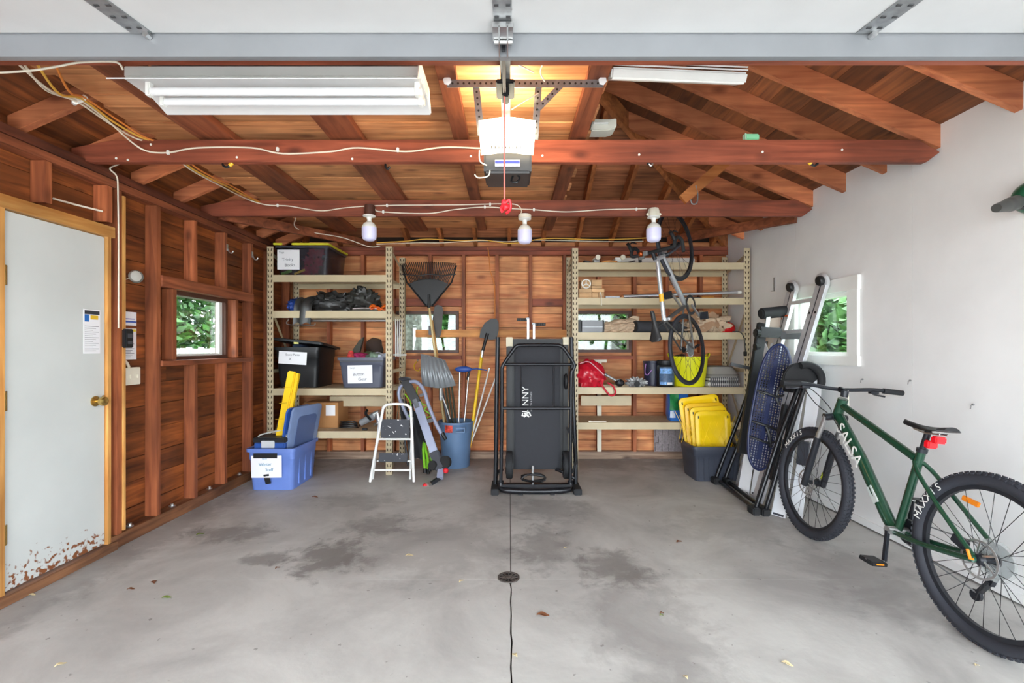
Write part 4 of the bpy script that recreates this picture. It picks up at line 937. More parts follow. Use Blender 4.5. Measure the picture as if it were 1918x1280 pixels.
part('ridge', MB(m).loft([rrect(0,0,.14,.19,.04,.0161), rrect(0,0,.14,.19,.04,.021)]), mat('slate_blue_dark', rgb(80,98,140), .4), t)
# ---------------------------------------------------------------- step ladder
t = thing('step_ladder', 'small white folding step stool with speckled black treads', 'step ladder', (-1.18,4.55,0))
MW = mat('white_enamel', rgb(238,238,236), .35, var=.02)
Y0 = 4.50
def L(px, py, dy=0): return at(px, py, Y0+dy)
part('front_frame', MB().tube(spline([L(693,903),L(716,775),L(719,764),L(728,758),L(758,758),L(767,764),L(770,775),L(775,903)],6), .013, 10), MW, t)
part('rear_leg', MB().tube([L(697,905,.16),L(712,782,.03)], .012, 10), MW, t)
part('rear_leg', MB().tube([L(768,905,.16),L(772,782,.03)], .012, 10), MW, t)
part('crossbar', MB().tube([L(702,881),L(770,881)], .010, 8), MW, t)
part('crossbar', MB().tube([L(706,864,.02),L(770,864,.02)], .009, 8), MW, t)
part('crossbar', MB().tube([L(710,823),L(773,823)], .010, 8), MW, t)
MT = mat('speckled_tread', rgb(52,54,62), .6); nt = MT.node_tree; b_ = nt.nodes['Principled BSDF']
vo = nt.nodes.new('ShaderNodeTexNoise'); vo.inputs['Scale'].default_value = 38; vo.inputs['Detail'].default_value = 1
tc_ = nt.nodes.new('ShaderNodeTexCoord'); nt.links.new(tc_.outputs['Object'], vo.inputs['Vector'])
mr_ = nt.nodes.new('ShaderNodeMapRange'); mr_.inputs[1].default_value = .66; mr_.inputs[2].default_value = .69; nt.links.new(vo.outputs[0], mr_.inputs[0])
mx_ = nt.nodes.new('ShaderNodeMix'); mx_.data_type = 'RGBA'; nt.links.new(mr_.outputs[0], mx_.inputs['Factor'])
nt.links.new(b_.inputs['Base Color'].links[0].from_socket, mx_.inputs[6]); mx_.inputs[7].default_value = rgb(220,220,220); nt.links.new(mx_.outputs[2], b_.inputs['Base Color'])
def tread(x0, y0, x1, y1, dy):
    p0, p1 = L(x0, y1, dy), L(x1, y0, dy+.035)
    return MB().obox((p0+p1)/2, ((p1.x-p0.x)/2,0,0), (0,.012,(p1.z-p0.z)/2), (0,-.012,.004))
part('tread', tread(713,786,768,821,-.02), MT, t, bevel=.004)
part('tread', tread(709,849,764,866,-.02), MT, t, bevel=.004)
# ---------------------------------------------------------------- folded grey machine with red end caps
GR = mat('machine_grey', rgb(148,154,178), .4, .1, var=.03)
t = thing('folding_exercise_machine', 'folded grey and black exercise machine with red end caps leaning on the bin', 'exercise machine', (-.75,4.62,0))
A = lambda px, py, Y: at(px, py, Y)
p0, p1, p2 = A(758,712,4.85), A(781,755,4.80), A(813,847,4.66)
part('column_top', MB().beam(p0, p1, .085, .07, (0,-1,.3)), M_BLACK, t, bevel=.008)
part('column', MB().beam(p1, p2, .08, .06, (0,-1,.3)), GR, t, bevel=.006)
part('display', MB().beam(A(776,748,4.76), A(782,764,4.755), .045, .01, (0,-1,.3)), M_DGREY, t, bevel=.003)
part('column_foot', MB().beam(p2, A(826,880,4.58), .095, .075, (0,-1,.3)), M_DGREY, t, bevel=.01)
part('top_cap', MB().ball(p0+V((0,0,.01)), .065, .05, .022, n=18, m=8), M_DGREY, t)
part('side_arm', MB().tube(spline([A(764,716,4.84),A(780,716,4.82),A(793,730,4.80),A(803,760,4.76),A(815,790,4.72),A(829,818,4.68)],6), .019, 12), GR, t)
part('arm_grip', MB().cyl(A(828,812,4.685),A(835,824,4.665),.024,.017,n=12), M_BLACK, t)
part('side_arm', MB().tube(spline([A(762,718,4.88),A(750,725,4.88),A(747,742,4.87),A(756,765,4.86),A(768,790,4.84)],6), .018, 12), GR, t)
part('clamp', MB().beam(A(786,742,4.80),A(800,736,4.80),.03,.03), M_DGREY, t, bevel=.006)
part('clamp', MB().beam(A(800,790,4.74),A(815,785,4.74),.04,.04), M_DGREY, t, bevel=.006)
M_RAILB2 = mat('pulley_black', rgb(26,26,28), .7)
part('pulley', MB().cyl(A(832,866,4.56),A(836,866,4.60),.06,n=28), M_RAILB2, t, bevel=.006)
part('pulley', MB().cyl(A(809,872,4.56),A(813,872,4.60),.045,n=28), M_RAILB2, t, bevel=.006)
part('foot_strut', MB().beam(A(826,880,4.58),A(824,897,4.5),.06,.05,(0,-1,.3)), GR, t, bevel=.005)
part('foot_strut', MB().beam(A(824,895,4.52),A(803,910,4.44),.035,.035), M_BLACKM, t, bevel=.005)
part('foot_joint', MB().cyl(A(800,911,4.42),A(805,908,4.45),.028,n=16), M_STEEL, t)
part('end_cap', MB().ball(A(796,910,4.43),.022,.022,.022), M_RED, t)
part('end_cap', MB().ball(A(835,882,4.55),.027,.027,.027), M_RED, t)
# folded camp chair with lime straps
LM = mat('lime_fabric', rgb(142,214,44), .6, var=.08)
t = thing('folding_chair', 'folded camp chair with lime green tubes behind the step stool', 'folding chair', (-1.0,4.85,0))
for k, (a, b) in enumerate((((796,880),(790,812)),((805,878),(792,815)),((802,882),(796,830)),((811,868),(797,806)))):
    part('lime_tube', MB().tube([A(a[0],a[1]+3,4.78+.02*k),A(b[0],b[1],4.95+.01*k)], .014, 8), LM, t)
    part('foot', MB().cyl(A(a[0],a[1]+6,4.775+.02*k),A(a[0],a[1]-2,4.79+.02*k),.018,n=10), M_BLACK, t)
for k in range(5):
    part('frame_tube', MB().tube([A(764+5*k,872-4*k,4.86+.02*k),A(748+6*k,745+3*k,4.98+.015*k)], .010, 8), M_BLACKM, t)
part('seat_fabric', MB().sheet(lambda u, v: (at(752+30*u+22*v, 770+95*v, 4.93)[0], 4.93+.03*math.sin(u*7)-.05*v, at(752, 770+88*v, 4.93)[2]), 10, 10, .006), mat('black_chair_fabric', rgb(40,42,46), .8), t)
part('strap', MB().beam(A(788,812,4.88),A(800,826,4.86),.03,.06), M_BLACK, t, bevel=.004)
t = thing('resistance_cord', 'loose lime green cord looped on the grey machine', 'cord', A(795,760,4.8))
part('cord', MB().tube(spline([A(758,738,4.87),A(768,752,4.86),A(770,768,4.84),A(766,782,4.84)],6), .006, 6), LM, t)
part('cord', MB().tube(spline([A(782,725,4.86),A(781,738,4.86),A(791,757,4.84),A(802,760,4.82),A(795,768,4.82),A(808,778,4.81),A(798,783,4.81)],6), .006, 6), LM, t)
# ---------------------------------------------------------------- round bin and the long tools in it
CX, CY = -.59, 5.19
t = thing('rubbish_bin', 'round blue-grey plastic bin full of long-handled tools', 'bin', (CX,CY,0))
BG = mat('blue_grey_plastic', rgb(98,126,162), .45, var=.05)
part('body', MB().lathe([(.0,0),(.148,0),(.152,.01),(.172,.38),(.186,.385),(.190,.47),(.197,.478),(.197,.497),(.183,.497),(.178,.38),(.145,.02),(.0,.02)],(CX,CY,0),(0,0,1),40), BG, t)
part('handle', MB().box(CX+.01,CX+.12,CY-.222,CY-.175,.40,.415).box(CX+.01,CX+.022,CY-.222,CY-.17,.40,.45).box(CX+.108,CX+.12,CY-.215,CY-.16,.40,.45).box(CX+.01,CX+.12,CY-.205,CY-.165,.44,.455), BG, t, bevel=.004)
part('sticker', MB().sheet(lambda u, v: (CX-.1+.085*u, CY-math.sqrt(.188**2-(-.1+.085*u)**2)-.003, .395+.085*v), 8, 2, .001), mat('red_sticker', rgb(206,70,56), .5, var=.5, scale=40), t)
DIRT = M_BLACK
# leaf rake
t = thing('leaf_rake', 'wide black leaf rake with a wooden handle standing upside down', 'rake', (-.9,5.3,.4))
RY = 5.30
hub = at(804,574,RY)
fan = [(-5,0)]+[(-30+66*k/10, -80+14*math.cos((k-5)/5*1.2)*-1+14) for k in range(11)]+[(5,0)]
part('fan_plate', MB().prism([((x)*RY/FPX, -y*RY/FPX) for x, y in [(-6,0),(-38,-42),(-20,-50),(0,-52),(20,-49),(36,-42),(6,0)]], hub, (1,0,0), (0,0,1), (0,.006,0)), M_BLACK, t)
for k in range(29):
    f = (k-14)/14
    a = hub+V((f*34*RY/FPX, .0, (44+6*(1-f*f))*RY/FPX)); b = hub+V((f*50*RY/FPX, .0, (80-3*f*f)*RY/FPX)); c = b+V((0,-.035,.012))
    part('tine', MB().tube([a, b, c], .0052, 5), M_BLACK, t)
part('brace_bar', MB().tube(spline([hub+V((-50*RY/FPX,-.01,.36)), hub+V((-20*RY/FPX,-.012,.345)), hub+V((0,-.012,.36)), hub+V((25*RY/FPX,-.012,.345)), hub+V((50*RY/FPX,-.01,.36))],5), .006, 6), M_BLACK, t)
for s in (-1,1): part('edge_rib', MB().tube([hub+V((s*.03,-.005,0)), hub+V((s*42*RY/FPX,-.005,.27)), hub+V((s*51*RY/FPX,-.005,.46))], .010, 6), M_BLACK, t)
part('ferrule', MB().cyl(hub+V((0,-.02,.13)), hub+V((0,-.02,-.02)), .012, .018, n=12), M_BLACK, t)
part('handle', MB().cyl(hub+V((0,-.02,0)), (CX-.07,CY-.02,.03), .0135, n=12), wood('pale_handle', 2, rgb(196,168,112), rgb(222,200,150), knots=False), t)
# second rake-like tool: dark narrow blade
t = thing('trenching_spade', 'dark narrow-bladed spade with a wooden shaft in front of the window', 'spade', (-.8,5.33,.4))
SY = 5.36
part('blade', MB().loft([[at(px, py, SY+.02*math.sin(k))for k,(px) in enumerate(xs)] for py, xs in ((572,(818,826,828,820)),(582,(815,829,830,816)),(612,(812,828,829,813)),(630,(812,824,825,813)))]) if False else MB().prism([(x*SY/FPX, -y*SY/FPX) for x, y in ((-8,-58),(-2,-61),(6,-58),(8,-50),(5,-10),(2,0),(-10,0),(-13,-16),(-11,-40))], at(822,632,SY), (1,0,0), (0,0,1), (0,.012,0)), mat('worn_blade', rgb(74,70,68), .5, .3), t, bevel=.004)
part('socket', MB().box(at(803,0,SY-.03).x,at(812,0,SY-.03).x,SY-.05,SY,at(0,628,SY).z,at(0,611,SY).z), M_DGREY, t, bevel=.004)
part('shaft', MB().cyl(at(809,600,SY-.035), (CX-.045,CY+.06,.03), .013, n=12), wood('tan_handle', 2, rgb(176,126,66), rgb(206,160,98), knots=False), t)
# snow shovel, scoop up
t = thing('snow_shovel', 'grey ribbed snow shovel standing scoop-up in the bin', 'shovel', (-.7,5.05,.3))
NY = 5.02
def scoop(u, v):
    px = 790+62*u+6*v*(1-u)*0; py = 665+58*v
    c = at(788+(46+14*math.sin(v*1.3))*u+v*(4+3*u), 664+58*v+6*math.sin(u*3.1)*(v-.2)+12*u*(1-v), NY)
    return c+V((0, -.06*math.sin(v*2.6)+.006*math.cos(u*38), 0))
part('scoop', MB().sheet(scoop, 40, 14, .004), mat('shovel_grey', rgb(128,132,136), .3, .2, var=.05), t)
part('wear_strip', MB().tube([scoop(u/10, 0) for u in range(11)], .006, 6), M_GALV, t)
part('shaft', MB().cyl(at(825,716,NY+.02), (CX+.005,CY-.06,.04), .013, n=12), M_DGREY, t)
part('shaft_collar', MB().cyl(at(826,724,NY+.02), at(826,750,NY+.03), .022, n=12), M_STEEL, t)
part('handle_cord', MB().tube([at(828,742,NY),at(836,762,NY+.03),at(843,785,NY+.06)], .005, 6), M_WHITE, t)
# round point shovel with yellow handle
t = thing('digging_shovel', 'black round-point shovel with a yellow handle', 'shovel', (-.35,5.2,.4))
HY = 5.32
part('blade', MB().prism([(x*HY/FPX, -y*HY/FPX) for x, y in ((-18,32),(-16,18),(-8,4),(4,-4),(14,-4),(18,4),(18,18),(14,34),(4,36),(-4,34))], at(916,601,HY), (1,0,0), (0,0,1), (0,.014,0)), M_BLACK, t, bevel=.004)
part('socket', MB().cyl(at(913,625,HY-.01), at(903,662,HY-.03), .020, .017, n=12), M_BLACK, t)
part('handle', MB().cyl(at(903,660,HY-.03), (CX+.15,CY-.0,.20), .017, n=12), M_YELB, t)
part('ferrule', MB().cyl(at(904,657,HY-.03), at(902,670,HY-.035), .0185, n=12), M_STEEL, t)
# blue-headed scrub tool and rods
t = thing('boat_brush', 'blue oval-headed pole tool standing in the bin', 'brush', (-.5,5.1,.3))
c = at(868,692,5.12)
part('head', MB().ball(c, .095, .03, .034, n=22, m=10), mat('deep_blue_plastic', rgb(44,80,158), .4), t)
part('neck', MB().tube([c+V((.08,0,0)), at(893,691,5.12), at(912,694,5.13)], .007, 8), NV, t)
part('pole', MB().cyl(at(861,698,5.12), (CX+.035,CY-.09,.1), .009, n=10), M_STEEL, t)
t = thing('shaft_pole', 'slim black-topped steel pole leaning in the bin', 'pole', (-.45,5.15,.3))
part('pole', MB().cyl(at(878,700,5.2), (CX+.06,CY-.02,.1), .009, n=10), M_STEEL, t)
part('grip', MB().cyl(at(880,692,5.2), at(875,712,5.2), .013, n=10), M_BLACK, t)
for k, (p, lab) in enumerate((((916,693),'shorter thin white rod leaning out of the bin'),((932,699),'longer thin white rod leaning out of the bin'))):
    t = thing('thin_rod', lab, 'rod', (CX+.15,CY,.2))
    b = at(p[0], p[1], 5.22+.03*k); a = V((CX+.13,CY+.02+.03*k,.15))
    part('rod', MB().cyl(b, a, .009, n=10), M_WHITE, t)
    part('rod_tip', MB().cyl(b, b+(b-a).normalized()*.02, .0105, n=10), M_STEEL, t)
for k, px in enumerate((833,840,847)):
    t = thing('garden_stake', 'dark slim garden stake behind the snow shovel', 'stake', (CX-.02+.02*k,CY+.08,.2), group='dark stakes in the bin')
    part('stick', MB().cyl(at(px-2,700+6*k,5.33), (CX-.03+.03*k,CY+.09,.08), .011, n=10), mat('dark_olive_handle', rgb(62,66,48), .6), t)
    part('knob', MB().ball(at(px-2,699+6*k,5.33), .014, .014, .014, n=10, m=6), M_BLACK, t)
# ================================================================ folded treadmill
t = thing('treadmill', 'black folded manual treadmill standing upright against the back wall', 'treadmill', (.25,4.4,0))
TY = 4.20
T = lambda px, py, Y=TY: at(px, py, Y)
M_TM = mat('treadmill_black', rgb(30,31,36), .32, .3, var=.05); M_BELT = mat('treadmill_belt', rgb(34,35,42), .7, var=.04, scale=30)
M_RAILB = mat('treadmill_side_rail', rgb(20,21,24), .5, var=.06)
dk = part('deck_frame', MB().box(-.028,.545,4.40,4.47,.16,1.385), M_RAILB, t, bevel=.008)
bt = part('running_belt', MB().box(.045,.475,4.378,4.402,.17,1.33), M_BELT, t, bevel=.01)
for x in (-.02,.50): part('foot_rail', MB().box(x,x+.05,4.372,4.40,.3,1.33), M_RAILB, t, bevel=.004)
for x in (-.03,.49): part('end_cap', MB().box(x,x+.062,4.37,4.47,1.31,1.40) if x < 0 else MB().box(x+.01,x+.062,4.37,4.47,1.33,1.40), mat('end_cap_cream', rgb(206,198,172), .5), t, bevel=.004)
mtx = frame((.152,4.3775,.80), (0,0,1), (-1,0,0))
part('logo_text', text_mb('SUNNY', .085, mtx, .0012), M_WHITE, bt)
lg = MB()
for a, b in (((.135,.655),(.165,.675)),((.165,.675),(.14,.69)),((.14,.69),(.185,.70)),((.185,.655),(.165,.675)),((.185,.70),(.2,.665))): lg.beam((a[0],4.3765,a[1]),(b[0],4.3765,b[1]),.012,.002,(0,-1,0))
lg.cyl((.122,4.3775,.672),(.122,4.3755,.672),.009,n=14)
part('logo_mark', lg, M_WHITE, bt)
mb2 = text_mb('HEALTH & FITNESS', .022, frame((.205,4.3775,.80), (0,0,1), (-1,0,0)), .001)
part('logo_text', mb2, mat('light_grey_print', rgb(190,190,194), .6), bt)
hoop = [T(938,905),T(940,800),T(940,700),T(941,688),T(946,678),T(962,655),T(968,649),T(978,647),T(1040,647),T(1050,649),T(1057,654),T(1072,676),T(1076,686),T(1073,695),T(1070,705),T(1069,800),T(1068,905)]
part('handle_hoop', MB().tube(spline(hoop, 4), .016, 12), M_TM, t)
part('crossbar', MB().tube([T(944,683),T(1070,683)], .013, 10), M_TM, t)
part('crossbar', MB().tube([T(940,765),T(1071,765)], .015, 10), M_TM, t)
for px in (976,1037): part('cross_rod', MB().tube([T(px,683,4.21),T(px,765,4.21)], .009, 8), M_TM, t)
part('base_tube', MB().tube(spline([T(938,900,4.22),T(939,914,4.2),T(948,919,4.16),T(1000,921,4.15),T(1058,919,4.16),T(1068,913,4.2),T(1068,900,4.22)],6), .026, 10), M_TM, t)
part('base_plate', MB().box(-.07,.545,4.17,4.24,.055,.085), M_TM, t, bevel=.004)
for px in (975,1034): part('base_pad', MB().box(T(px,0).x-.02,T(px,0).x+.02,4.14,4.18,0,.022), M_RUBBER, t)
for x, s in ((.0,1),(.525,-1)):
    w_ = part('transport_wheel', MB().lathe([(.03,-.03),(.118,-.03),(.125,-.02),(.125,.02),(.118,.03),(.03,.03)],(x,4.335,.222),(1,0,0),36), M_RUBBER, t)
    part('wheel_disc', MB().cyl((x-.034,4.335,.222),(x+.034,4.335,.222),.085,n=28), M_TM, w_)
for side, xb, xt, pxb in ((-1,-.128,-.108,924),(1,.605,.575,1082)):
    part('support_post', MB().tube([(xb,4.30,.03),(xb+.005,4.31,.25),((xb+xt)/2,4.34,.8),(xt,4.36,1.40)], .020, 12), M_TM, t)
    part('support_foot', MB().box(xb-.035,xb+.035,4.13,4.42,0,.055), M_RUBBER, t, bevel=.006)
    part('foot_link', MB().tube(spline([(xb,4.3,.1),((xb*.8),4.32,.16),(xb*.5+.12*0+(.13 if side>0 else -.0),4.36,.17)],5), .014, 8), M_TM, t)
cab = [(.12+.11*math.sin(k*.5)+.0*k, 4.30+.03*math.cos(k*.7), .11+.035*math.cos(k*.5)) for k in range(26)]
part('power_cable', MB().tube([(p[0]+.1, p[1], p[2]) for p in cab], .010, 8), M_BLACK, t)
part('power_cable', MB().tube(spline([T(1062,800,4.3),T(1075,830,4.28),T(1079,855,4.28),T(1074,880,4.28),T(1066,890,4.27)],6), .011, 8), M_BLACK, t)
part('console', MB().ball(T(1060,715,4.32), .022, .04, .075, n=16, m=10), M_RAILB, t)
part('cylinder_strut', MB().tube([(.215,4.30,.09),(.215,4.30,.22)], .012, 10), M_STEEL, t)
# ================================================================ right shelving contents
z0 = 2.201
t = thing('skateboard', 'upside-down skateboard with cream wheels on the top shelf', 'skateboard', (1.05,5.1,z0))
part('deck', MB().sheet(lambda u, v: (.80+.55*u, 5.03+.2*v, z0+.006+.028*(max(0,.16-u)*5+max(0,u-.84)*5)), 20, 4, .012), mat('skate_dark', rgb(66,58,56), .6), t)
for x in (.95,1.22):
    part('truck', MB().cyl((x,5.05,z0+.072),(x,5.21,z0+.072),.011,n=10).box(x-.03,x+.03,5.10,5.16,z0+.02,z0+.062), M_STEEL, t)
    for y in (5.03,5.20): part('wheel', MB().cyl((x,y,z0+.072),(x,y+.034,z0+.072),.027,n=20), M_CREAM, t, bevel=.005)
t = thing('wooden_hoop', 'flat wooden ring lying under the skateboard', 'ring', (1.05,5.0,z0))
part('ring', MB().lathe([(.07,0),(.085,0),(.085,.012),(.07,.012)],(1.06,4.985,z0),(0,0,1),36,close=True), W_PINE_X, t)
part('tie_band', MB().box(.985,1.0,4.97,5.0,z0,z0+.014), M_CREAM, t)
t = thing('foam_board', 'pale thick foam board lying behind the hung front wheel', 'board', (1.75,5.2,z0))
part('sheet', MB().box(1.15,2.0,5.06,5.35,z0,z0+.07), mat('pale_foam', rgb(206,202,196), .8), t, bevel=.008)
part('edge_tape', MB().box(1.14,1.2,5.055,5.36,z0,z0+.0715), M_WHITE, t)
z0 = 1.830
t = thing('wooden_marble_crate', 'stack of raw wooden blocks with a white wheel on the shelf', 'wooden blocks', (.9,5.05,z0))
PB = wood('raw_block_wood', 0, rgb(190,146,98), rgb(224,184,136), knots=False)
for x0,x1,z1,z2 in ((.742,.875,0,.055),(.742,.875,.058,.10),(.878,.945,0,.06),(.948,1.005,0,.06),(.878,1.01,.063,.10),(.760,.868,.103,.195),(.872,.985,.103,.128),(.872,.985,.131,.195)):
    part('block', MB().box(x0,x1,4.99,5.12,z0+z1,z0+z2), PB, t, bevel=.003)
wh = MB().lathe([(.040,0),(.050,0),(.050,.01),(.040,.01)],(.815,4.978,z0+.15),(0,1,0),28,close=True)
for k in range(3): a = math.pi/2+k*math.tau/3; wh.beam((.815,4.983,z0+.15),(.815+.043*math.cos(a),4.983,z0+.15+.043*math.sin(a)),.009,.008,(0,-1,0))
part('wheel', wh, M_WHITE, t)
part('cord', MB().tube(spline([(.965,4.985,z0+.06),(.97,4.965,z0+.02),(.967,4.94,z0-.03),(.967,4.94,z0-.085)],5), .006, 6), M_CREAM, t)
t = thing('lath_offcut', 'reddish wooden lath resting on the second shelf', 'lath', (1.4,5.1,z0))
part('lath', MB().beam((1.19,5.05,z0+.02),(1.78,5.12,z0+.075),.09,.018), wood('red_slat_wood', 0, rgb(164,92,52), rgb(206,134,84)), t, bevel=.003)
part('end_block', MB().box(1.16,1.22,5.0,5.1,z0,z0+.012), PB, t)
t = thing('aluminium_pole', 'long silver pole lying across the second shelf', 'pole', (1.9,5.0,z0))
part('pole', MB().cyl((1.22,5.02,z0+.02),(2.44,4.99,z0+.06),.016,n=14), mat('brushed_aluminium', rgb(206,208,214), .3, .7), t)
part('pole_end', MB().cyl((2.42,4.99,z0+.06),(2.46,4.99,z0+.061),.018,n=14), M_WHITE, t)
t = thing('fibreglass_rod', 'dark rod with an orange tip beside the silver pole', 'rod', (1.9,5.2,z0))
part('rod', MB().cyl((1.4,5.16,z0+.015),(2.12,5.18,z0+.018),.013,n=10), M_DGREY, t)
part('tip', MB().cyl((2.10,5.14,z0+.022),(2.24,5.145,z0+.024),.018,.010,n=10), mat('amber_tip', rgb(220,150,60), .5), t)
t = thing('metal_offcut', 'flat grey strip of metal beside the wooden blocks', 'strip', (1.1,5.0,z0))
part('strip', MB().box(1.02,1.17,4.98,5.03,z0,z0+.012), M_GALV, t)
part('strip_lip', MB().box(1.02,1.17,4.975,4.98,z0,z0+.018), M_GALV, t)
z0 = 1.464
t = thing('metal_case', 'black and grey ribbed case beside the window on the shelf', 'case', (.9,5.1,z0))
part('case_body', MB().box(.745,1.005,5.0,5.25,z0,z0+.13), mat('gunmetal', rgb(104,104,106), .35, .4), t, bevel=.012)
part('case_end', MB().box(.72,.775,4.99,5.26,z0,z0+.135), M_BLACK, t, bevel=.01)
part('case_end', MB().box(.992,1.01,4.99,5.26,z0,z0+.135), M_BLACK, t, bevel=.006)
part('case_band', MB().box(.775,.992,4.994,5.0,z0+.055,z0+.063), M_GALV, t)
M_BUR = mat('burlap', rgb(196,172,146), .9, var=.12, scale=30)
def folds(u, v, x0, x1, y, z, h, n=5, seed=0):
    return (x0+(x1-x0)*u, y-.05*math.sin(v*math.pi)-.012*math.sin(v*n*6.28+u*6+seed), z+h*v*(.8+.3*NZ.noise(V((u*3+seed,v*2,0)))))
t = thing('dust_sheet', 'folded beige canvas cloth between the case and the mat', 'cloth', (1.15,5.1,z0))
part('cloth', MB().sheet(lambda u, v: folds(u, v, 1.01, 1.36, 5.04, z0, .12+.05*u), 18, 24, .012), M_BUR, t)
part('fold', MB().sheet(lambda u, v: folds(u, v, 1.03, 1.40, 5.09, z0, .14+.07*u, 3, 2), 18, 18, .02), M_BUR, t)
t = thing('exercise_mat', 'rolled charcoal mat lying across the shelf', 'mat', (1.45,5.1,z0))
part('roll', MB().cyl((1.335,4.99,z0+.062),(1.95,5.18,z0+.062),.062,n=28), mat('charcoal_foam', rgb(64,66,72), .8), t, bevel=.004)
part('roll_core', MB().cyl((1.325,4.987,z0+.062),(1.336,4.991,z0+.062),.055,n=24), M_BLACK, t)
t = crumple((2.14,5.10,z0), .23, .16, .125, M_BUR, 3.3, 'canvas_sack', 'crumpled tan canvas sack on the shelf beside a red dome', 'sack', .09, 5)
part('sack_flap', MB().sheet(lambda u, v: (1.93+.30*u, 4.96+.05*v+.02*math.sin(u*7), z0+.03+.16*v+.03*math.sin(u*9+1)), 12, 8, .006), mat('tan_canvas_dark', rgb(166,132,104), .9), t)
t = thing('helmet', 'glossy red dome shape behind the canvas sack', 'helmet', (2.36,5.12,z0))
part('shell', MB().ball((2.34,5.13,z0+.045),.12,.11,.09,n=28,m=16,flat=-.04), mat('glossy_red', rgb(206,24,30), .2, coat=.5), t)
part('brim', MB().tube([(2.34+.12*math.cos(a),5.13+.11*math.sin(a),z0+.008) for a in [k*math.tau/24 for k in range(24)]], .007, 6, closed=True), mat('glossy_red', rgb(206,24,30), .2), t)
t = thing('charger_cable', 'black cable hanging off the shelf end with a plug', 'cable', (2.44,4.93,1.3))
part('cable', MB().tube(spline([(2.36,4.97,z0+.01),(2.43,4.94,z0+.0),(2.465,4.935,z0-.06),(2.475,4.935,z0-.15),(2.478,4.935,z0-.2)],6), .005, 6), M_BLACK, t)
part('plug', MB().box(2.462,2.494,4.925,4.947,z0-.25,z0-.2), M_BLACK, t, bevel=.004)
z0 = .885
t = crumple((.86,5.03,z0), .17, .13, .17, mat('red_vinyl', rgb(206,24,48), .3, var=.1, coat=.3), 6.6, 'dry_bag', 'shiny red bag with a strap loop hanging over the shelf', 'bag', .06, 5)
part('strap', MB().tube(spline([(.95,4.93,z0+.06),(1.0,4.925,z0-.02),(1.06,4.92,z0-.085),(1.11,4.92,z0-.06),(1.09,4.925,z0+.01),(1.03,4.94,z0+.05)],6), .010, 6), mat('red_webbing', rgb(190,26,48), .7), t)
part('piping', MB().tube(spline([(.74,4.93,z0+.25),(.83,4.925,z0+.27),(.92,4.925,z0+.20),(.99,4.92,z0+.13)],6), .006, 6), mat('pink_piping', rgb(236,170,180), .6), t)
t = thing('string_trimmer', 'short grey tool with a black head lying on the shelf', 'hand tool', (1.2,5.1,z0))
part('shaft', MB().cyl((.98,5.08,z0+.16),(1.17,5.05,z0+.05),.014,n=12), M_GALV, t)
part('head', MB().ball((1.185,5.05,z0+.04),.05,.045,.04), M_BLACK, t)
part('cord_head', MB().cyl((1.17,5.04,z0+.055),(1.21,5.03,z0+.03),.03,.022,n=14), M_DGREY, t)
t = crumple((1.36,5.06,z0), .11, .08, .055, mat('clear_film', rgb(170,170,170), .25, var=.35, scale=26), 9.9, 'plastic_wrapping', 'crumpled grey plastic wrapping on the shelf beside the tub', 'wrapping', .05, 9)
part('black_cap', MB().cyl((1.35,4.97,z0+.03),(1.36,4.995,z0+.035),.03,n=14), M_BLACK, t)
t = thing('supplement_tub', 'black tub with a blue printed label beside the yellow bucket', 'tub', (1.68,5.08,z0))
part('tub_body', MB().lathe([(.0,0),(.085,0),(.092,.01),(.092,.22),(.08,.235),(.0,.235)],(1.68,5.06,z0),(0,0,1),32), M_BLACK, t)
part('tub_lid', MB().lathe([(.088,.236),(.09,.24),(.09,.278),(.08,.284),(.0,.284)],(1.68,5.06,z0),(0,0,1),32), M_BLACK, t)
lab = part('label', MB().sheet(lambda u, v: (1.68+.0935*math.sin(-1.0+1.9*u), 5.06-.0935*math.cos(-1.0+1.9*u), z0+.02+.19*v), 16, 2, .001), mat('tub_label', rgb(70,96,130), .5, var=.2, scale=30), t)
part('label_band', MB().sheet(lambda u, v: (1.68+.0955*math.sin(-.9+1.3*u), 5.06-.0955*math.cos(-.9+1.3*u), z0+.14+.055*v), 12, 2, .001), mat('sky_label', rgb(120,170,226), .5, var=.25, scale=50), lab)
part('label_band', MB().sheet(lambda u, v: (1.68+.0955*math.sin(-.9+.7*u), 5.06-.0955*math.cos(-.9+.7*u), z0+.025+.03*v), 12, 2, .001), mat('sky_label', rgb(120,170,226), .5), lab)
part('label_band', MB().sheet(lambda u, v: (1.68+.0955*math.sin(-.1+.6*u), 5.06-.0955*math.cos(-.1+.6*u), z0+.025+.025*v), 12, 2, .001), M_WHITE, lab)
t = thing('bucket', 'dark navy bucket with a purple handle behind the tub', 'bucket', (1.60,5.2,z0))
part('pail', MB().lathe([(.0,0),(.085,0),(.10,.25),(.105,.255),(.105,.27),(.095,.27),(.08,.01),(.0,.01)],(1.585,5.20,z0),(0,0,1),28), mat('navy_plastic', rgb(36,38,62), .4), t)
part('bail', MB().tube(spline([(1.49,5.13,z0+.24),(1.475,5.11,z0+.15),(1.50,5.10,z0+.12),(1.55,5.1,z0+.18)],6), .004, 6), mat('lilac_wire', rgb(170,120,190), .5), t)
t = thing('flexible_bucket', 'bright yellow flexible tub with rope handles on the shelf', 'bucket', (1.96,5.1,z0))
YB = mat('acid_yellow_plastic', rgb(232,230,24), .4, var=.03)
part('tub_wall', MB().lathe([(.0,0),(.155,0),(.165,.01),(.20,.31),(.206,.315),(.206,.325),(.196,.325),(.155,.02),(.0,.02)],(1.955,5.13,z0),(0,0,1),40), YB, t)
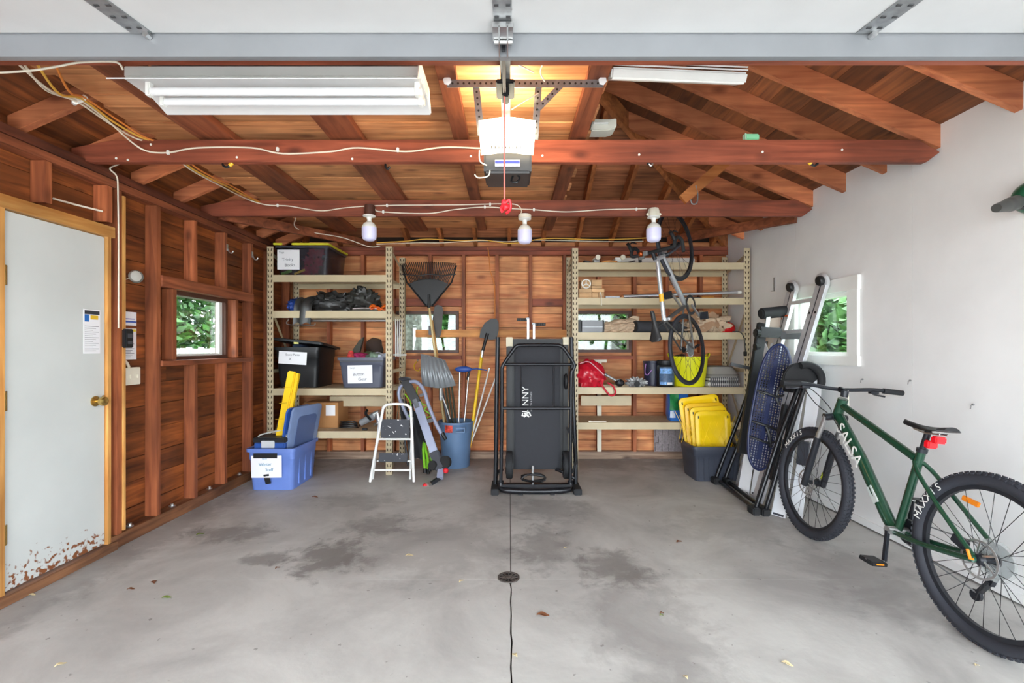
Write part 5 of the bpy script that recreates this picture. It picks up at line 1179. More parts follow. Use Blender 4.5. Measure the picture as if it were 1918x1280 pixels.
for s in (-1,1): part('handle', MB().tube(spline([(1.955+s*.18,5.06,z0+.30),(1.955+s*.212,5.09,z0+.345),(1.955+s*.215,5.15,z0+.345),(1.955+s*.18,5.19,z0+.30)],6), .008, 8), YB, t)
part('contents', MB().ball((2.02,5.14,z0+.31),.12,.08,.07,bump=.02,freq=14), mat('terracotta', rgb(176,96,62), .7), t)
part('contents', MB().ball((1.90,5.12,z0+.30),.09,.08,.05,bump=.02,freq=14), mat('dark_stuff', rgb(70,50,60), .7), t)
t = thing('grey_cushion', 'grey cushion lying on top of the striped blanket', 'cushion', (2.3,5.1,z0+.1))
part('pad', MB().loft([rrect(2.30,5.16,.15,.15,.06,z0+.107), rrect(2.30,5.16,.165,.165,.07,z0+.13), rrect(2.28,5.16,.13,.13,.06,z0+.21), rrect(2.28,5.16,.07,.07,.04,z0+.222)]), mat('grey_felt', rgb(150,146,142), .9, var=.05), t)
part('seam', MB().tube(rrect(2.30,5.16,.166,.166,.07,z0+.13), .004, 6, closed=True), mat('grey_seam', rgb(120,116,114), .9), t)
t = thing('striped_blanket', 'folded black and white striped blanket on the shelf', 'blanket', (2.3,5.1,z0))
part('fold', MB().box(2.12,2.46,5.0,5.33,z0,z0+.052), mat('blanket_white', rgb(200,198,196), .9), t, bevel=.015)
part('fold', MB().box(2.13,2.455,5.0,5.33,z0+.054,z0+.105), mat('blanket_white', rgb(200,198,196), .9), t, bevel=.015)
for k in range(14): part('stripe', MB().box(2.145+k*.022,2.154+k*.022,4.997,5.2,z0+.004,z0+.100), mat('blanket_dark', rgb(88,86,88), .9), t)
z0 = .513
t = thing('fertiliser_bag', 'blue and green plastic sack standing on the low shelf', 'bag', (1.83,5.1,z0))
part('sack', MB().loft([rrect(1.84,5.12,.105,.07,.03,z0), rrect(1.84,5.12,.12,.085,.04,z0+.06), rrect(1.835,5.12,.115,.08,.04,z0+.2), rrect(1.83,5.12,.11,.05,.03,z0+.28), rrect(1.835,5.12,.12,.012,.01,z0+.31)]), mat('royal_blue_sack', rgb(44,104,186), .35, var=.15, scale=12), t)
part('green_panel', MB().sheet(lambda u, v: (1.715+.10*u, 5.028-.012*math.sin(u*3+v*3), z0+.12+.17*v), 8, 8, .002), mat('sack_green', rgb(30,116,60), .4, var=.2, scale=30), t)
part('white_panel', MB().sheet(lambda u, v: (1.718+.06*u, 5.030-.012*math.sin(u*3+v*2), z0+.04+.07*v), 6, 6, .002), mat('sack_white', rgb(206,216,232), .4), t)
t = thing('wood_shim', 'thin pale stick lying on the low shelf', 'stick', (.95,5.0,z0))
part('stick', MB().beam((.86,4.99,z0+.006),(1.03,5.0,z0+.006),.02,.008), M_CREAM, t)
part('stick_end', MB().box(.84,.87,4.98,5.0,z0,z0+.016), M_CREAM, t)
# white steel support channel on the back wall behind the right shelves
t = thing('support_channel', 'white steel upright channel fixed to the back wall', 'channel', (1.05,5.49,.1))
part('upright', MB().box(1.025,1.075,5.475,5.495,.09,1.16), M_CREAM, t, bevel=.002)
part('head_plate', MB().box(.97,1.135,5.47,5.495,1.13,1.165), M_CREAM, t, bevel=.002)
# shingle bundle
t = thing('shingle_bundle', 'stack of grey roof shingles leaning behind the yellow lids', 'shingles', (1.8,5.4,0))
SH = mat('grey_shingle', rgb(150,140,142), .9, var=.15, scale=60)
for r_ in range(4):
    for c_ in range(7):
        x = 1.70+c_*.075+(.03 if r_ % 2 else 0)
        part('shingle', MB().box(x,x+.071,5.455-.006*(r_ % 2)-.004*r_,5.475,.10+.085*r_,.185+.085*r_+.012), SH, t)
part('backing', MB().box(1.69,2.27,5.476,5.496,.09,.46), SH, t)
# black tote with yellow lids
BT = mat('charcoal_tote_plastic', rgb(58,62,74), .45, var=.05)
TX, TYc = 2.025, 4.74
t = thing('storage_tote', 'black ribbed tote on the floor holding yellow lids', 'storage bin', (TX,TYc,0))
part('body', tote_body(TX,TYc,.235,.195,0,.345,.87), BT, t)
for k in range(8):
    x = TX-.19+k*.05; part('rib', MB().beam((x*.94+TX*.06,TYc-.171,.02),(x,TYc-.186,.23),.006,.012,(0,-1,0)), BT, t)
def lid_stand(o, u, v, hx, hy, m, label, k):
    t = thing('tote_lid', label, 'lid', tuple(o), None)
    fm = frame(o, u, v)
    part('panel', MB(fm).loft([rrect(0,0,hx,hy,.05,-.010), rrect(0,0,hx,hy,.05,.010), rrect(0,0,hx-.025,hy-.025,.04,.018), rrect(0,0,hx-.045,hy-.045,.04,.018), rrect(0,0,hx-.055,hy-.055,.03,.010)]), m, t)
    cr = MB(fm)
    for j in range(-3, 4):
        cr.beam((j*.07-.05,-hy*.55,.0105),(j*.07+.05,hy*.55,.0105),.004,.003); cr.beam((j*.07+.05,-hy*.55,.0105),(j*.07-.05,hy*.55,.0105),.004,.003)
    part('lattice', cr, m, t, kind='stuff')
    for sx in (-1,1): part('latch_hole', MB(fm).box(sx*(hx-.03)-.006,sx*(hx-.03)+.006,hy-.07,hy-.045,.017,.0195), M_BLACK, t)
YL1 = mat('lid_yellow', rgb(248,206,16), .4, var=.06); YL2 = mat('lid_yellow_deep', rgb(238,186,10), .4, var=.06)
lid_stand((2.0,4.885,.53),(1,-.03,.13),(-.1,.08,1),.205,.27,YL1,'rearmost tilted yellow tote lid standing in the black tote',0)
lid_stand((2.02,4.835,.48),(1,-.03,.05),(-.04,.08,1),.20,.25,YL2,'yellow tote lid leaning on the rearmost lid',1)
lid_stand((2.04,4.785,.46),(1,-.03,.06),(-.03,.08,1),.185,.24,YL1,'yellow tote lid between two other yellow lids',2)
lid_stand((2.055,4.735,.435),(1,-.03,.02),(-.02,.08,1),.175,.225,YL1,'foremost yellow tote lid with a lattice pattern',3)
# white wire frame leaning behind left shelf post
t = thing('wire_rack', 'folded white wire rack standing beside the shelf post', 'rack', (-1.17,5.1,1.05))
for k in range(4): part('wire', MB().tube([at(741+4*k,598,4.95+.08*k), at(741+3*k,668,4.95+.08*k)], .006, 6), M_WHITE, t)
part('bottom_rail', MB().beam(at(735,665,5.0),at(760,665,5.2),.02,.02), M_WHITE, t)
# ================================================================ bicycles
def wheel(bm, cx, R, tr, name, root, col_rim, nsp, knob, letters=None, rotor=0, cass=0):
    """bm: local->world matrix, wheel in local xz plane at (cx,0,R)"""
    c = V((cx, 0, R))
    prof = [(R-tr+tr*math.cos(a), tr*math.sin(a)) for a in [k*math.tau/14 for k in range(14)]]
    o = part(name, MB(bm).lathe(prof, c, (0,1,0), 64, close=True), M_TIRE, root, label='black rubber tyre')
    rr = R-2*tr
    part('rim', MB(bm).lathe([(rr+.006,-.012),(rr+.006,.012),(rr-.016,.010),(rr-.016,-.010)], c, (0,1,0), 64, close=True), col_rim, o)
    part('hub', MB(bm).lathe([(.014,-.05),(.028,-.038),(.028,-.032),(.014,-.028),(.014,.028),(.028,.032),(.028,.038),(.014,.05)], c, (0,1,0), 16), M_BLACKM, o)
    for k in range(nsp):
        a = k*math.tau/nsp; s = 1 if k % 2 else -1; b = a+(.9 if (k//2) % 2 else -.9)
        p = c+V((.026*math.cos(b), s*.034, .026*math.sin(b))); q = c+V(((rr-.014)*math.cos(a), 0, (rr-.014)*math.sin(a)))
        part('spoke', MB(bm).cyl(p, q, .0014, n=5, cap=False), M_SPOKE, o)
    if knob:
        mb = MB(bm); n = 84
        for k in range(n):
            a = k*math.tau/n
            for row, off in ((-.020,.5),(-.007,0),(.007,.5),(.020,0)):
                t_ = a+off*math.tau/n; rad = R-tr+tr*math.cos(math.asin(min(.95,abs(row)/tr)))
                d = V((math.cos(t_),0,math.sin(t_))); tg = V((-math.sin(t_),0,math.cos(t_))); side = V((0,1,0))
                nrm = (d*math.sqrt(max(0,1-(row/tr)**2))+side*(row/tr)).normalized()
                mb.obox(c+d*(R-tr)+nrm*(tr+.001), tg*.007, nrm.cross(tg)*.0055, nrm*.004)
        part('tread_knobs', mb, M_TIRE, o, kind='stuff')
    if letters:
        txt, a0 = letters; mb = None
        for k, ch in enumerate(txt):
            a = a0+k*.115; d = V((math.cos(a),0,math.sin(a))); tg = V((-math.sin(a),0,math.cos(a)))
            pos = c+d*(R-tr-.004)+V((0,tr+.0008,0))
            fm = bm @ frame(pos, tg, d)
            mb = text_mb(ch, .050, fm, .0009, mb)
        part('lettering', mb, M_WHITE, o, label='white maker lettering on the sidewall')
    if rotor:
        mb = MB(bm); y = .042
        mb.lathe([(.074,y),(.084,y),(.084,y+.002),(.074,y+.002)], c, (0,1,0), 40, close=True)
        for k in range(6): a = k*math.tau/6; mb.beam(c+V((.022*math.cos(a),y+.001,.022*math.sin(a))), c+V((.078*math.cos(a+.5),y+.001,.078*math.sin(a+.5))), .008, .002, (0,1,0))
        part('brake_rotor', mb, M_STEEL, o)
    if cass:
        mb = MB(bm)
        for k in range(7): mb.cyl(c+V((0,-.030-.004*k,0)), c+V((0,-.032-.004*k,0)), cass-.008*k, n=26)
        part('cassette', mb, M_GALV, o)
        part('spoke_guard', MB(bm).lathe([(.03,-.026),(cass+.016,-.027),(cass+.016,-.0285),(.03,-.0275)], c, (0,1,0), 36, close=True), mat('clear_guard', rgb(200,206,206), .2, alpha=.35), o)
    return o
M_TIRE = mat('tyre_rubber', rgb(46,48,56), .7, var=.06); M_SPOKE = mat('black_spoke', rgb(50,50,52), .35, .6)
M_GREEN = mat('dark_green_frame', rgb(30,72,52), .25, .25, var=.02, coat=.5)
M_AMB = mat('amber_reflector', rgb(226,130,30), .3)
def saddle(bm, p, L, root, tilt=0, wd=.07):
    mb = MB(bm); R_ = []
    for k in range(15):
        u = k/14; hw = (.30*wd+.70*wd*max(0,1-u*1.5)**1.2)*(1 if .0<u<1 else .55); z = .016*(2*u-1)**2
        x = p[0]-L*.45+L*u; zz = p[2]+z+tilt*(u-.5)
        R_.append([V((x, hw*math.cos(q), zz+.022*math.sin(q)-.014)) for q in [math.pi*j/10 for j in range(11)]]+[V((x, -hw*.5, zz-.012)), V((x, hw*.5, zz-.012))])
    mb.loft(R_); return part('saddle', mb, mat('saddle_black', rgb(32,32,34), .45), root)
# ---- green mountain bike leaning on the white wall
lean = math.radians(5)
upv = V((math.sin(lean),0,math.cos(lean))); lf = V((-math.cos(lean),0,math.sin(lean)))
BM = MX(((0,lf.x,upv.x,2.060),(1,lf.y,upv.y,2.050),(0,lf.z,upv.z,0),(0,0,0,1)))
t = thing('mountain_bike', 'dark green mountain bike leaning along the white wall', 'bicycle', (2.06,2.65,0))
R, WB = .374, 1.195
wheel(BM, 0, R, .030, 'rear_wheel', t, M_BLACKM, 28, True, ('MAXXIS', .24), rotor=1, cass=.075)
wheel(BM, WB, R, .030, 'front_wheel', t, M_BLACKM, 28, True, ('MAXXIS', .62), rotor=1)
B = lambda x, y, z: BM @ V((x, y, z))
def bt_(name, pts, r, m, n=12, sp=0): return part(name, MB(BM).tube(spline(pts, sp) if sp else pts, r, n), m, t)
bb = (.475,0,.318)
dn = bt_('down_tube', [(1.005,0,.872),(.80,0,.665),(.62,0,.45),(.53,0,.345),bb], [.030]*9+[.032]*9+[.031]*9+[.030]*9+[.028], M_GREEN, 14, 9)
bt_('top_tube', [(.975,0,.935),(.40,0,.725)], .021, M_GREEN)
bt_('seat_tube', [bb,(.372,0,.775)], .020, M_GREEN)
bt_('head_tube', [(1.012,0,.855),(.968,0,.975)], .030, M_GREEN)
for s in (-1,1):
    bt_('seat_stay', [(.385,s*.022,.71),(.33,s*.045,.66),(.18,s*.06,.53),(.0,s*.068,.385)], .0105, M_GREEN, 10, 5)
    bt_('chain_stay', [(.475,s*.03,.312),(.30,s*.05,.325),(.12,s*.06,.35),(0,s*.066,.372)], .013, M_GREEN, 10, 5)
    bt_('fork_leg', [(1.085,s*.062,.70),(WB-.012,s*.064,.355)], .0215, M_BLACKM)
    bt_('stanchion', [(1.025,s*.062,.85),(1.09,s*.062,.69)], .0165, M_STEEL)
bt_('fork_crown', [(1.03,-.07,.845),(1.022,0,.858),(1.03,.07,.845)], .024, M_BLACKM)
bt_('fork_arch', [(1.10,-.062,.70),(1.13,-.03,.735),(1.13,.03,.735),(1.10,.062,.70)], .011, M_BLACKM, 8, 4)
part('fork_decal', MB(BM).cyl((1.165,-.064,.45),(1.175,-.064,.41),.0222,n=12).cyl((1.165,.064,.45),(1.175,.064,.41),.0222,n=12) if False else MB(BM).cyl((1.163,-.064,.445),(1.174,-.064,.405),.0225,n=12), mat('acid_decal', rgb(214,226,30), .5), t)
bt_('seat_post', [(.378,0,.75),(.345,0,.88)], .0145, M_BLACKM)
bt_('seat_clamp', [(.374,0,.765),(.370,0,.785)], .024, M_BLACKM)
saddle(BM, (.34,0,.895), .27, t)
part('saddle_rail', MB(BM).tube([(.26,-.02,.875),(.34,-.022,.868),(.42,-.012,.88)], .004, 6).tube([(.26,.02,.875),(.34,.022,.868),(.42,.012,.88)], .004, 6), M_STEEL, t)
part('tail_light', MB(BM).obox((.285,0,.845),(.018,0,0),(0,.028,0),(0,0,.018)), mat('red_lens', rgb(232,20,34), .2, coat=.5), t, bevel=.006)
part('tail_light', MB(BM).obox((.325,.0,.815),(.016,0,0),(0,.026,0),(0,0,.020)), mat('red_lens', rgb(232,20,34), .2), t, bevel=.006)
bt_('stem', [(.962,0,.99),(.958,0,1.03)], .022, M_BLACKM)
bt_('stem', [(.960,0,1.022),(1.005,0,1.035)], .019, M_BLACKM)
hb = [(.985,-.385,1.045),(1.0,-.22,1.05),(1.01,-.06,1.035),(1.01,.06,1.035),(1.0,.22,1.05),(.985,.385,1.045)]
bt_('handlebar', hb, .0125, M_BLACKM, 10, 6)
for s in (-1,1):
    bt_('grip', [(.984,s*.39,1.045),(.992,s*.27,1.049)], .0175, M_RUBBER)
    part('brake_lever', MB(BM).tube(spline([(1.0,s*.22,1.04),(1.045,s*.25,1.02),(1.05,s*.33,1.01)],5), .006, 8).obox((1.012,s*.225,1.035),(.014,0,0),(0,.025,0),(0,0,.012)), M_BLACKM, t)
part('brake_hose', MB(BM).tube(spline([(1.03,.21,1.03),(1.13,.14,1.0),(1.14,.06,.92),(1.06,.03,.87)],7), .003, 6), M_BLACK, t)
part('brake_hose', MB(BM).tube(spline([(1.03,.19,1.03),(1.12,.06,.98),(1.08,.0,.90),(1.01,.035,.86),(.9,.035,.76)],7), .003, 6), M_BLACK, t)
part('rubber_band', MB(BM).tube(spline([(.985,-.04,1.03),(.98,-.045,.96),(.968,-.04,.93),(.975,-.035,1.0)],5,True), .002, 5, closed=True), M_CREAM, t)
cr = part('crank_arm', MB(BM).beam((.475,.055,.318),(.455,.075,.155),.028,.016,(0,1,0)), M_BLACKM, t, bevel=.005)
part('crank_arm', MB(BM).beam((.475,-.062,.318),(.495,-.078,.480),.028,.016,(0,1,0)), M_BLACKM, t, bevel=.005)
part('bottom_bracket', MB(BM).cyl((.475,-.05,.318),(.475,.06,.318),.022,n=16), M_STEEL, t)
part('chainring', MB(BM).cyl((.475,-.052,.318),(.475,-.056,.318),.066,n=36), M_BLACKM, t)
for s, x, z in ((1,.455,.155),(-1,.495,.48)):
    pd = part('pedal', MB(BM).obox((x,s*.135,z-.002),(.048,0,0),(0,.042,0),(0,0,.011)), M_BLACK, t, bevel=.004)
    part('pedal_axle', MB(BM).cyl((x,s*.075,z),(x,s*.175,z),.008,n=10), M_STEEL, pd)
    part('pedal_reflector', MB(BM).obox((x-.0485,s*.135,z),(.002,0,0),(0,.020,0),(0,0,.004)), M_AMB, pd)
ch = MB(BM)
ch.tube([(.0,-.05,.374+.045),(.475,-.054,.318+.064)], .004, 5).tube([(.09,-.05,.19),(.475,-.054,.318-.064)], .004, 5)
part('chain', ch, M_GALV, t)
part('rear_derailleur', MB(BM).beam((.01,-.06,.34),(.05,-.065,.25),.02,.03).beam((.045,-.062,.26),(.10,-.062,.175),.028,.014).cyl((.10,-.055,.175),(.10,-.069,.175),.026,n=14), M_BLACKM, t)
part('brake_caliper', MB(BM).obox((.075,.058,.42),(.03,0,.012),(0,.016,0),(-.006,0,.018)), M_BLACKM, t, bevel=.004)
part('quick_release', MB(BM).tube([(0,.07,.374),(.0,.082,.374),(.012,.086,.41)], .006, 8), M_AMB, t)
part('spoke_reflector', MB(BM).obox((.10,.0,.60),(.04,0,.006),(0,.006,0),(-.003,0,.012)), M_AMB, t, bevel=.003)
u = V((-.53,0,-.54)).normalized(); v = V((-u.z*-1,0,u.x*-1)) if False else V((u.z,0,-u.x))
lp = V((.845,.0315,.705))
part('lettering', text_mb('SALSA', .105, BM @ frame(lp, u, v), .0012), M_WHITE, dn, label='white lettering on the down tube')
part('frame_patch', MB(BM).beam(V((.665,.027,.50)), V((.60,.027,.425)), .04, .008, (0,1,0)), mat('silver_patch', rgb(196,204,200), .4), dn, bevel=.002)
# ---- silver road bike hung nose-up from the roof
xh, zh = V((-.115,0,1)).normalized(), V((-.74,-.67,0))
zh = (zh-xh*zh.dot(xh)).normalized(); yh = zh.cross(xh)
R2 = .338
hubw = V((1.675,4.42,1.285)); og = hubw-zh*R2
BM = MX(((xh.x,yh.x,zh.x,og.x),(xh.y,yh.y,zh.y,og.y),(xh.z,yh.z,zh.z,og.z),(0,0,0,1)))
t = thing('road_bike', 'silver drop-bar road bike hung nose-up in front of the shelving', 'bicycle', (1.6,4.3,.95))
M_SIL = mat('silver_frame', rgb(188,190,196), .25, .55, var=.02); M_GREYT = mat('graphite_frame', rgb(92,90,88), .3, .4)
WB2 = .985
wheel(BM, 0, R2, .0135, 'rear_wheel', t, M_BLACKM, 24, False, None, cass=.06)
wheel(BM, WB2, R2, .0135, 'front_wheel', t, M_BLACKM, 20, False)
bb = (.415,0,.275)
dn = bt_('down_tube', [(.865,0,.60),bb], .024, M_SIL)
bt_('top_tube', [(.845,0,.695),(.62,0,.70),(.285,0,.70)], .020, M_SIL)
part('accent_band', MB(BM).tube([(.53,0,.70),(.46,0,.70)], .0208, 12), mat('amber_accent', rgb(240,180,40), .4), t)
bt_('seat_tube', [bb,(.27,0,.74)], .018, M_GREYT)
bt_('head_tube', [(.872,0,.585),(.838,0,.72)], .024, M_SIL)
for s in (-1,1):
    bt_('seat_stay', [(.285,s*.016,.70),(.0,s*.062,.345)], .008, M_GREYT, 8)
    bt_('chain_stay', [(.415,s*.02,.272),(.0,s*.062,.338)], .010, M_GREYT, 8)
    bt_('fork_blade', [(.885,s*.035,.56),(.93,s*.048,.45),(WB2,s*.05,R2)], .013, M_DGREY, 8, 4)
bt_('fork_crown', [(.885,-.04,.56),(.875,0,.58),(.885,.04,.56)], .018, M_BLACKM, 10)
bt_('seat_post', [(.272,0,.73),(.235,0,.85)], .0135, M_BLACKM)
saddle(BM, (.235,0,.88), .27, t, wd=.066)
bt_('stem', [(.835,0,.735),(.90,0,.765)], .018, M_BLACKM)
for s in (-1,1):
    bt_('handlebar', [(.90,0,.765),(.90,s*.14,.765),(.905,s*.205,.765),(.95,s*.212,.755),(.985,s*.214,.70),(.965,s*.214,.64),(.91,s*.214,.625),(.86,s*.214,.628)], .0155, M_RUBBER, 10, 5)
    part('brake_hood', MB(BM).tube(spline([(.955,s*.212,.755),(1.0,s*.21,.785),(1.02,s*.208,.81)],4), .016, 8).tube(spline([(1.01,s*.208,.79),(1.035,s*.206,.74),(1.03,s*.205,.67)],5), .006, 6), M_BLACK, t)
part('bell', MB(BM).ball((.905,.10,.79),.024,.024,.024,n=16,m=8), mat('copper_bell', rgb(170,84,40), .25, .7), t)
part('shift_cluster', MB(BM).obox((.90,.055,.785),(.02,0,0),(0,.02,0),(0,0,.016)).obox((.88,.12,.75),(.018,0,0),(0,.025,0),(0,0,.012)), M_GALV, t, bevel=.004)
part('brake_caliper', MB(BM).obox((.30,0,.655),(.012,0,0),(0,.04,0),(0,0,.02)), M_STEEL, t, bevel=.003)
part('brake_caliper', MB(BM).obox((.905,0,.60),(.012,0,0),(0,.04,0),(0,0,.02)), M_STEEL, t, bevel=.003)
part('chainring', MB(BM).lathe([(.07,-.05),(.095,-.05),(.095,-.054),(.07,-.054)], bb, (0,1,0), 40, close=True), M_BLACKM, t)
part('crank_arm', MB(BM).beam((.415,-.06,.275),(.30,-.065,.155),.026,.014,(0,1,0)), M_STEEL, t, bevel=.004)
part('crank_arm', MB(BM).beam((.415,.05,.275),(.53,.055,.395),.026,.014,(0,1,0)), M_STEEL, t, bevel=.004)
for x, y, z in ((.30,-.11,.155),(.53,.10,.395)): part('pedal', MB(BM).obox((x,y,z),(.035,0,0),(0,.04,0),(0,0,.008)), M_BLACKM, t, bevel=.003)
part('rear_derailleur', MB(BM).beam((.01,-.055,.31),(.03,-.06,.22),.02,.014), M_BLACKM, t)
u = (V(bb)-V((.865,0,.60))).normalized()
part('lettering', text_mb('TRIUMPH', .055, BM @ frame(V((.68,.0245,.468)), u, V((u.z,0,-u.x))), .001), M_INK, dn, label='black lettering on the down tube')
t = thing('bicycle_hook', 'steel hook on the second tie holding the hung bicycle wheel', 'hook', (1.55,4.1,2.5))
part('arm', MB().tube(spline([(1.56,4.035,2.50),(1.56,4.2,2.52),(1.555,4.36,2.545),(1.55,4.42,2.555),(1.55,4.44,2.59)],6), .008, 8), M_GALV, t)
part('plate', MB().box(1.54,1.58,4.031,4.037,2.46,2.53), M_GALV, t)
# ================================================================ black folding frame by the window
t = thing('inversion_table', 'black tubular folding exercise frame with foam roller and disc hinge', 'exercise frame', (2.1,4.1,0))
M_FR = mat('frame_black_gloss', rgb(24,25,29), .28, .3)
for dx, dy in ((0,0),(.075,-.03)):
    part('leg_frame', MB().tube(spline([at(1424,640,4.5)+V((dx*.5,dy,0)), at(1398,745,4.52)+V((dx,dy,0)), at(1347,880,4.53)+V((dx,dy,0)), at(1343,897,4.52)+V((dx,dy,0)), at(1349,903,4.45)+V((dx,dy,.0)), at(1408,948,3.76)+V((dx*.9,dy,0)), at(1415,951,3.68)+V((dx*.9,dy,0)), at(1420,940,3.66)+V((dx*.8,dy,0)), at(1460,820,3.68)+V((dx*.6,dy,0)), at(1498,720,3.72)+V((dx*.3,dy,0))], 6), .018, 10), M_FR, t)
for px, py, Y in ((1340,905,4.5),(1362,903,4.47),(1412,962,3.68),(1430,966,3.66)):
    p = at(px, py, Y); part('foot_cap', MB().box(p.x-.03,p.x+.03,Y-.05,Y+.05,0,.06), M_RUBBER, t, bevel=.008)
part('link_bar', MB().beam(at(1385,820,4.5),at(1402,818,4.46),.02,.035), M_FR, t)
part('main_column', MB().beam(at(1428,606,4.22),at(1390,850,4.12),.085,.045,(0,-1,0)), M_RAILB, t, bevel=.006)
part('roller', MB().cyl(at(1424,588,4.18),at(1474,583,4.20),.05,n=22), M_RUBBER, t, bevel=.012)
part('roller_bar', MB().beam(at(1439,590,4.16),at(1435,622,4.17),.035,.02,(0,-1,0)), M_STEEL, t)
part('roller_bar', MB().beam(at(1452,594,4.20),at(1447,622,4.2),.10,.015,(0,-1,0)), mat('bronze_plate', rgb(150,132,118), .5), t)
part('clamp_body', MB().beam(at(1420,622,4.14),at(1462,624,4.15),.09,.06,(0,-1,0)), M_BLACK, t, bevel=.012)
part('clamp_arm', MB().prism([(0,-.035),(.22,-.035),(.22,.02),(.20,.045),(.12,.05),(.06,.03),(0,.03)], at(1462,628,4.12), (.95,-.3,0), (0,0,1), (.01,.035,0)), M_BLACK, t, bevel=.005)
part('clamp_hole', MB().cyl(at(1484,620,4.06),at(1484,620,4.09),.016,n=16), mat('pale_hole', rgb(200,200,196), .6), t)
part('adjust_knob', MB().cyl(at(1414,624,4.12),at(1424,624,4.12),.042,.03,n=8), M_BLACK, t, bevel=.006)
part('adjust_knob', MB().cyl(at(1413,650,4.12),at(1423,649,4.12),.036,.026,n=8), M_BLACK, t, bevel=.006)
part('side_strut', MB().tube([at(1428,690,4.16),at(1398,770,4.2),at(1385,820,4.3)], .012, 8), M_FR, t)
dc = at(1500,712,3.68)
part('hinge_disc', MB().prism([(.135*math.cos(a),.135*math.sin(a)) for a in [math.pi*k/14 for k in range(15)]]+[(-.14,-.05),(.06,-.05)], dc, (1,0,0), (0,0,1), (0,.03,0)), M_BLACK, t, bevel=.006)
part('hinge_guard', MB().tube([dc+V((.12*math.cos(a)+.03,-.02,.12*math.sin(a))) for a in [math.pi*.62-math.pi*.78*k/12 for k in range(13)]], .028, 10), M_RUBBER, t)
part('hinge_block', MB().box(dc.x-.16,dc.x+.05,3.62,3.70,dc.z-.06,dc.z), M_BLACK, t, bevel=.008)
part('catch', MB().beam(at(1368,682,4.5),at(1405,690,4.45),.03,.03), M_BLACK, t, bevel=.005)
for k in range(2): part('seat_pad_bar', MB().beam(at(1470+16*k,758,3.74),at(1446+15*k,900,3.70),.03,.045,(0,-1,0)), M_RAILB, t, bevel=.005)
# ---- blue perforated snowshoe
t = thing('snowshoe', 'blue perforated plastic snowshoe with black straps leaning on the frame', 'snowshoe', (2.1,3.98,.2))
top, bot = at(1462,646,3.98), at(1420,880,3.90)
ax = (top-bot); Ls = ax.length; ax.normalize(); sd = V((.94,-.12,.0)); sd = (sd-ax*sd.dot(ax)).normalized(); nn = ax.cross(sd)
fm = MX(((sd.x,ax.x,nn.x,(top.x+bot.x)/2),(sd.y,ax.y,nn.y,(top.y+bot.y)/2),(sd.z,ax.z,nn.z,(top.z+bot.z)/2),(0,0,0,1)))
M_SB = mat('navy_blue_plastic', rgb(20,32,76), .4, var=.05)
def hwid(v): return (.118+.012*math.cos(v/Ls*4))*max(0.0, 1-abs(v/(Ls/2))**4.5)**.5
outl = [(hwid(v), v) for v in [Ls/2*math.sin(-math.pi/2+math.pi*k/24) for k in range(25)]]
ring = [V((x, y, 0)) for x, y in outl]+[V((-x, y, 0)) for x, y in outl[-2:0:-1]]
part('rim', MB(fm).tube(ring, .011, 8, closed=True), M_SB, t)
dk = MB(fm); y = -Ls/2+.02
while y < Ls/2-.015:
    h_ = hwid(y)
    if h_ > .02: dk.obox((0,y,0),(h_,0,0),(0,.0042,0),(0,0,.004))
    y += .022
for k in range(-5, 6):
    x = k*.0215; ys_ = [v for v in [(-Ls/2+.01)+j*.02 for j in range(int(Ls/.02))] if hwid(v) > abs(x)]
    if ys_: dk.obox((x,(ys_[0]+ys_[-1])/2,0),(.0048,0,0),(0,(ys_[-1]-ys_[0])/2+.008,0),(0,0,.004))
part('perforated_deck', dk, M_SB, t)
part('spine', MB(fm).obox((-.012,-.02,.004),(.020,0,0),(0,Ls*.40,0),(0,0,.006)), M_SB, t, bevel=.003)
for v, s in ((.10,1),(-.16,-1),(-.29,1)):
    part('strap', MB(fm).tube(spline([(-.12,v+.01,.0),(-.05,v,-.035),(.03,v-.01,-.04),(.11,v+.03*s,-.01)],5), .010, 6), M_BLACK, t)
part('binding', MB(fm).tube(spline([(.06,.32,-.01),(.07,.24,-.03),(.03,.15,-.035),(.03,.08,-.03),(.06,.03,-.03)],5), .012, 6), M_BLACK, t)
part('binding', MB(fm).tube(spline([(-.01,-.17,-.03),(.02,-.24,-.045),(.05,-.33,-.03)],5), .013, 6), M_BLACK, t)
# ---- silver ladder
t = thing('ladder', 'silver multi-position ladder with black wheels leaning beside the window', 'ladder', (2.2,4.05,0))
M_AL = mat('ladder_aluminium', rgb(214,216,220), .35, .5, var=.04)
rails = (((2.505,3.76,1.80),(2.10,3.98,0)), ((2.505,4.16,1.80),(2.16,4.40,0)))
for (a, b) in rails:
    a, b = V(a), V(b); d = (b-a).normalized()
    for off in (-.036, .036): part('rail', MB().beam(a+V((0,off,0)), b+V((0,off,0)), .058, .03, (-1,0,-.2)), M_AL, t, bevel=.004)
    part('rail_gap', MB().beam(a+V((-.004,0,0)), b+V((-.004,0,0)), .012, .02, (-1,0,-.2)), M_DGREY, t)
    part('hinge_head', MB().lathe([(.062,-.018),(.07,-.012),(.07,.012),(.062,.018)], a+V((0,0,.03)), (1,0,.2), 24), M_AL, t)
    part('wheel', MB().lathe([(.034,-.02),(.04,-.012),(.04,.012),(.034,.02)], a+V((-.03,-.02,.035)), (1,0,.2), 24), M_BLACK, t)
    for f in (.12,.40,.62): 
        for off in (-.036,.036): part('rivet', MB().cyl(a+(b-a)*f+V((-.018,off,0)), a+(b-a)*f+V((-.012,off,0)), .010, n=12), M_BLACK, t)
    part('lock_joint', MB().obox(a+(b-a)*.46+V((-.02,-.035,0)), (.015,0,0), (0,.03,0), (0,0,.035)).obox(a+(b-a)*.46+V((-.02,.035,0)), (.015,0,0), (0,.03,0), (0,0,.035)), M_BLACK, t, bevel=.006)
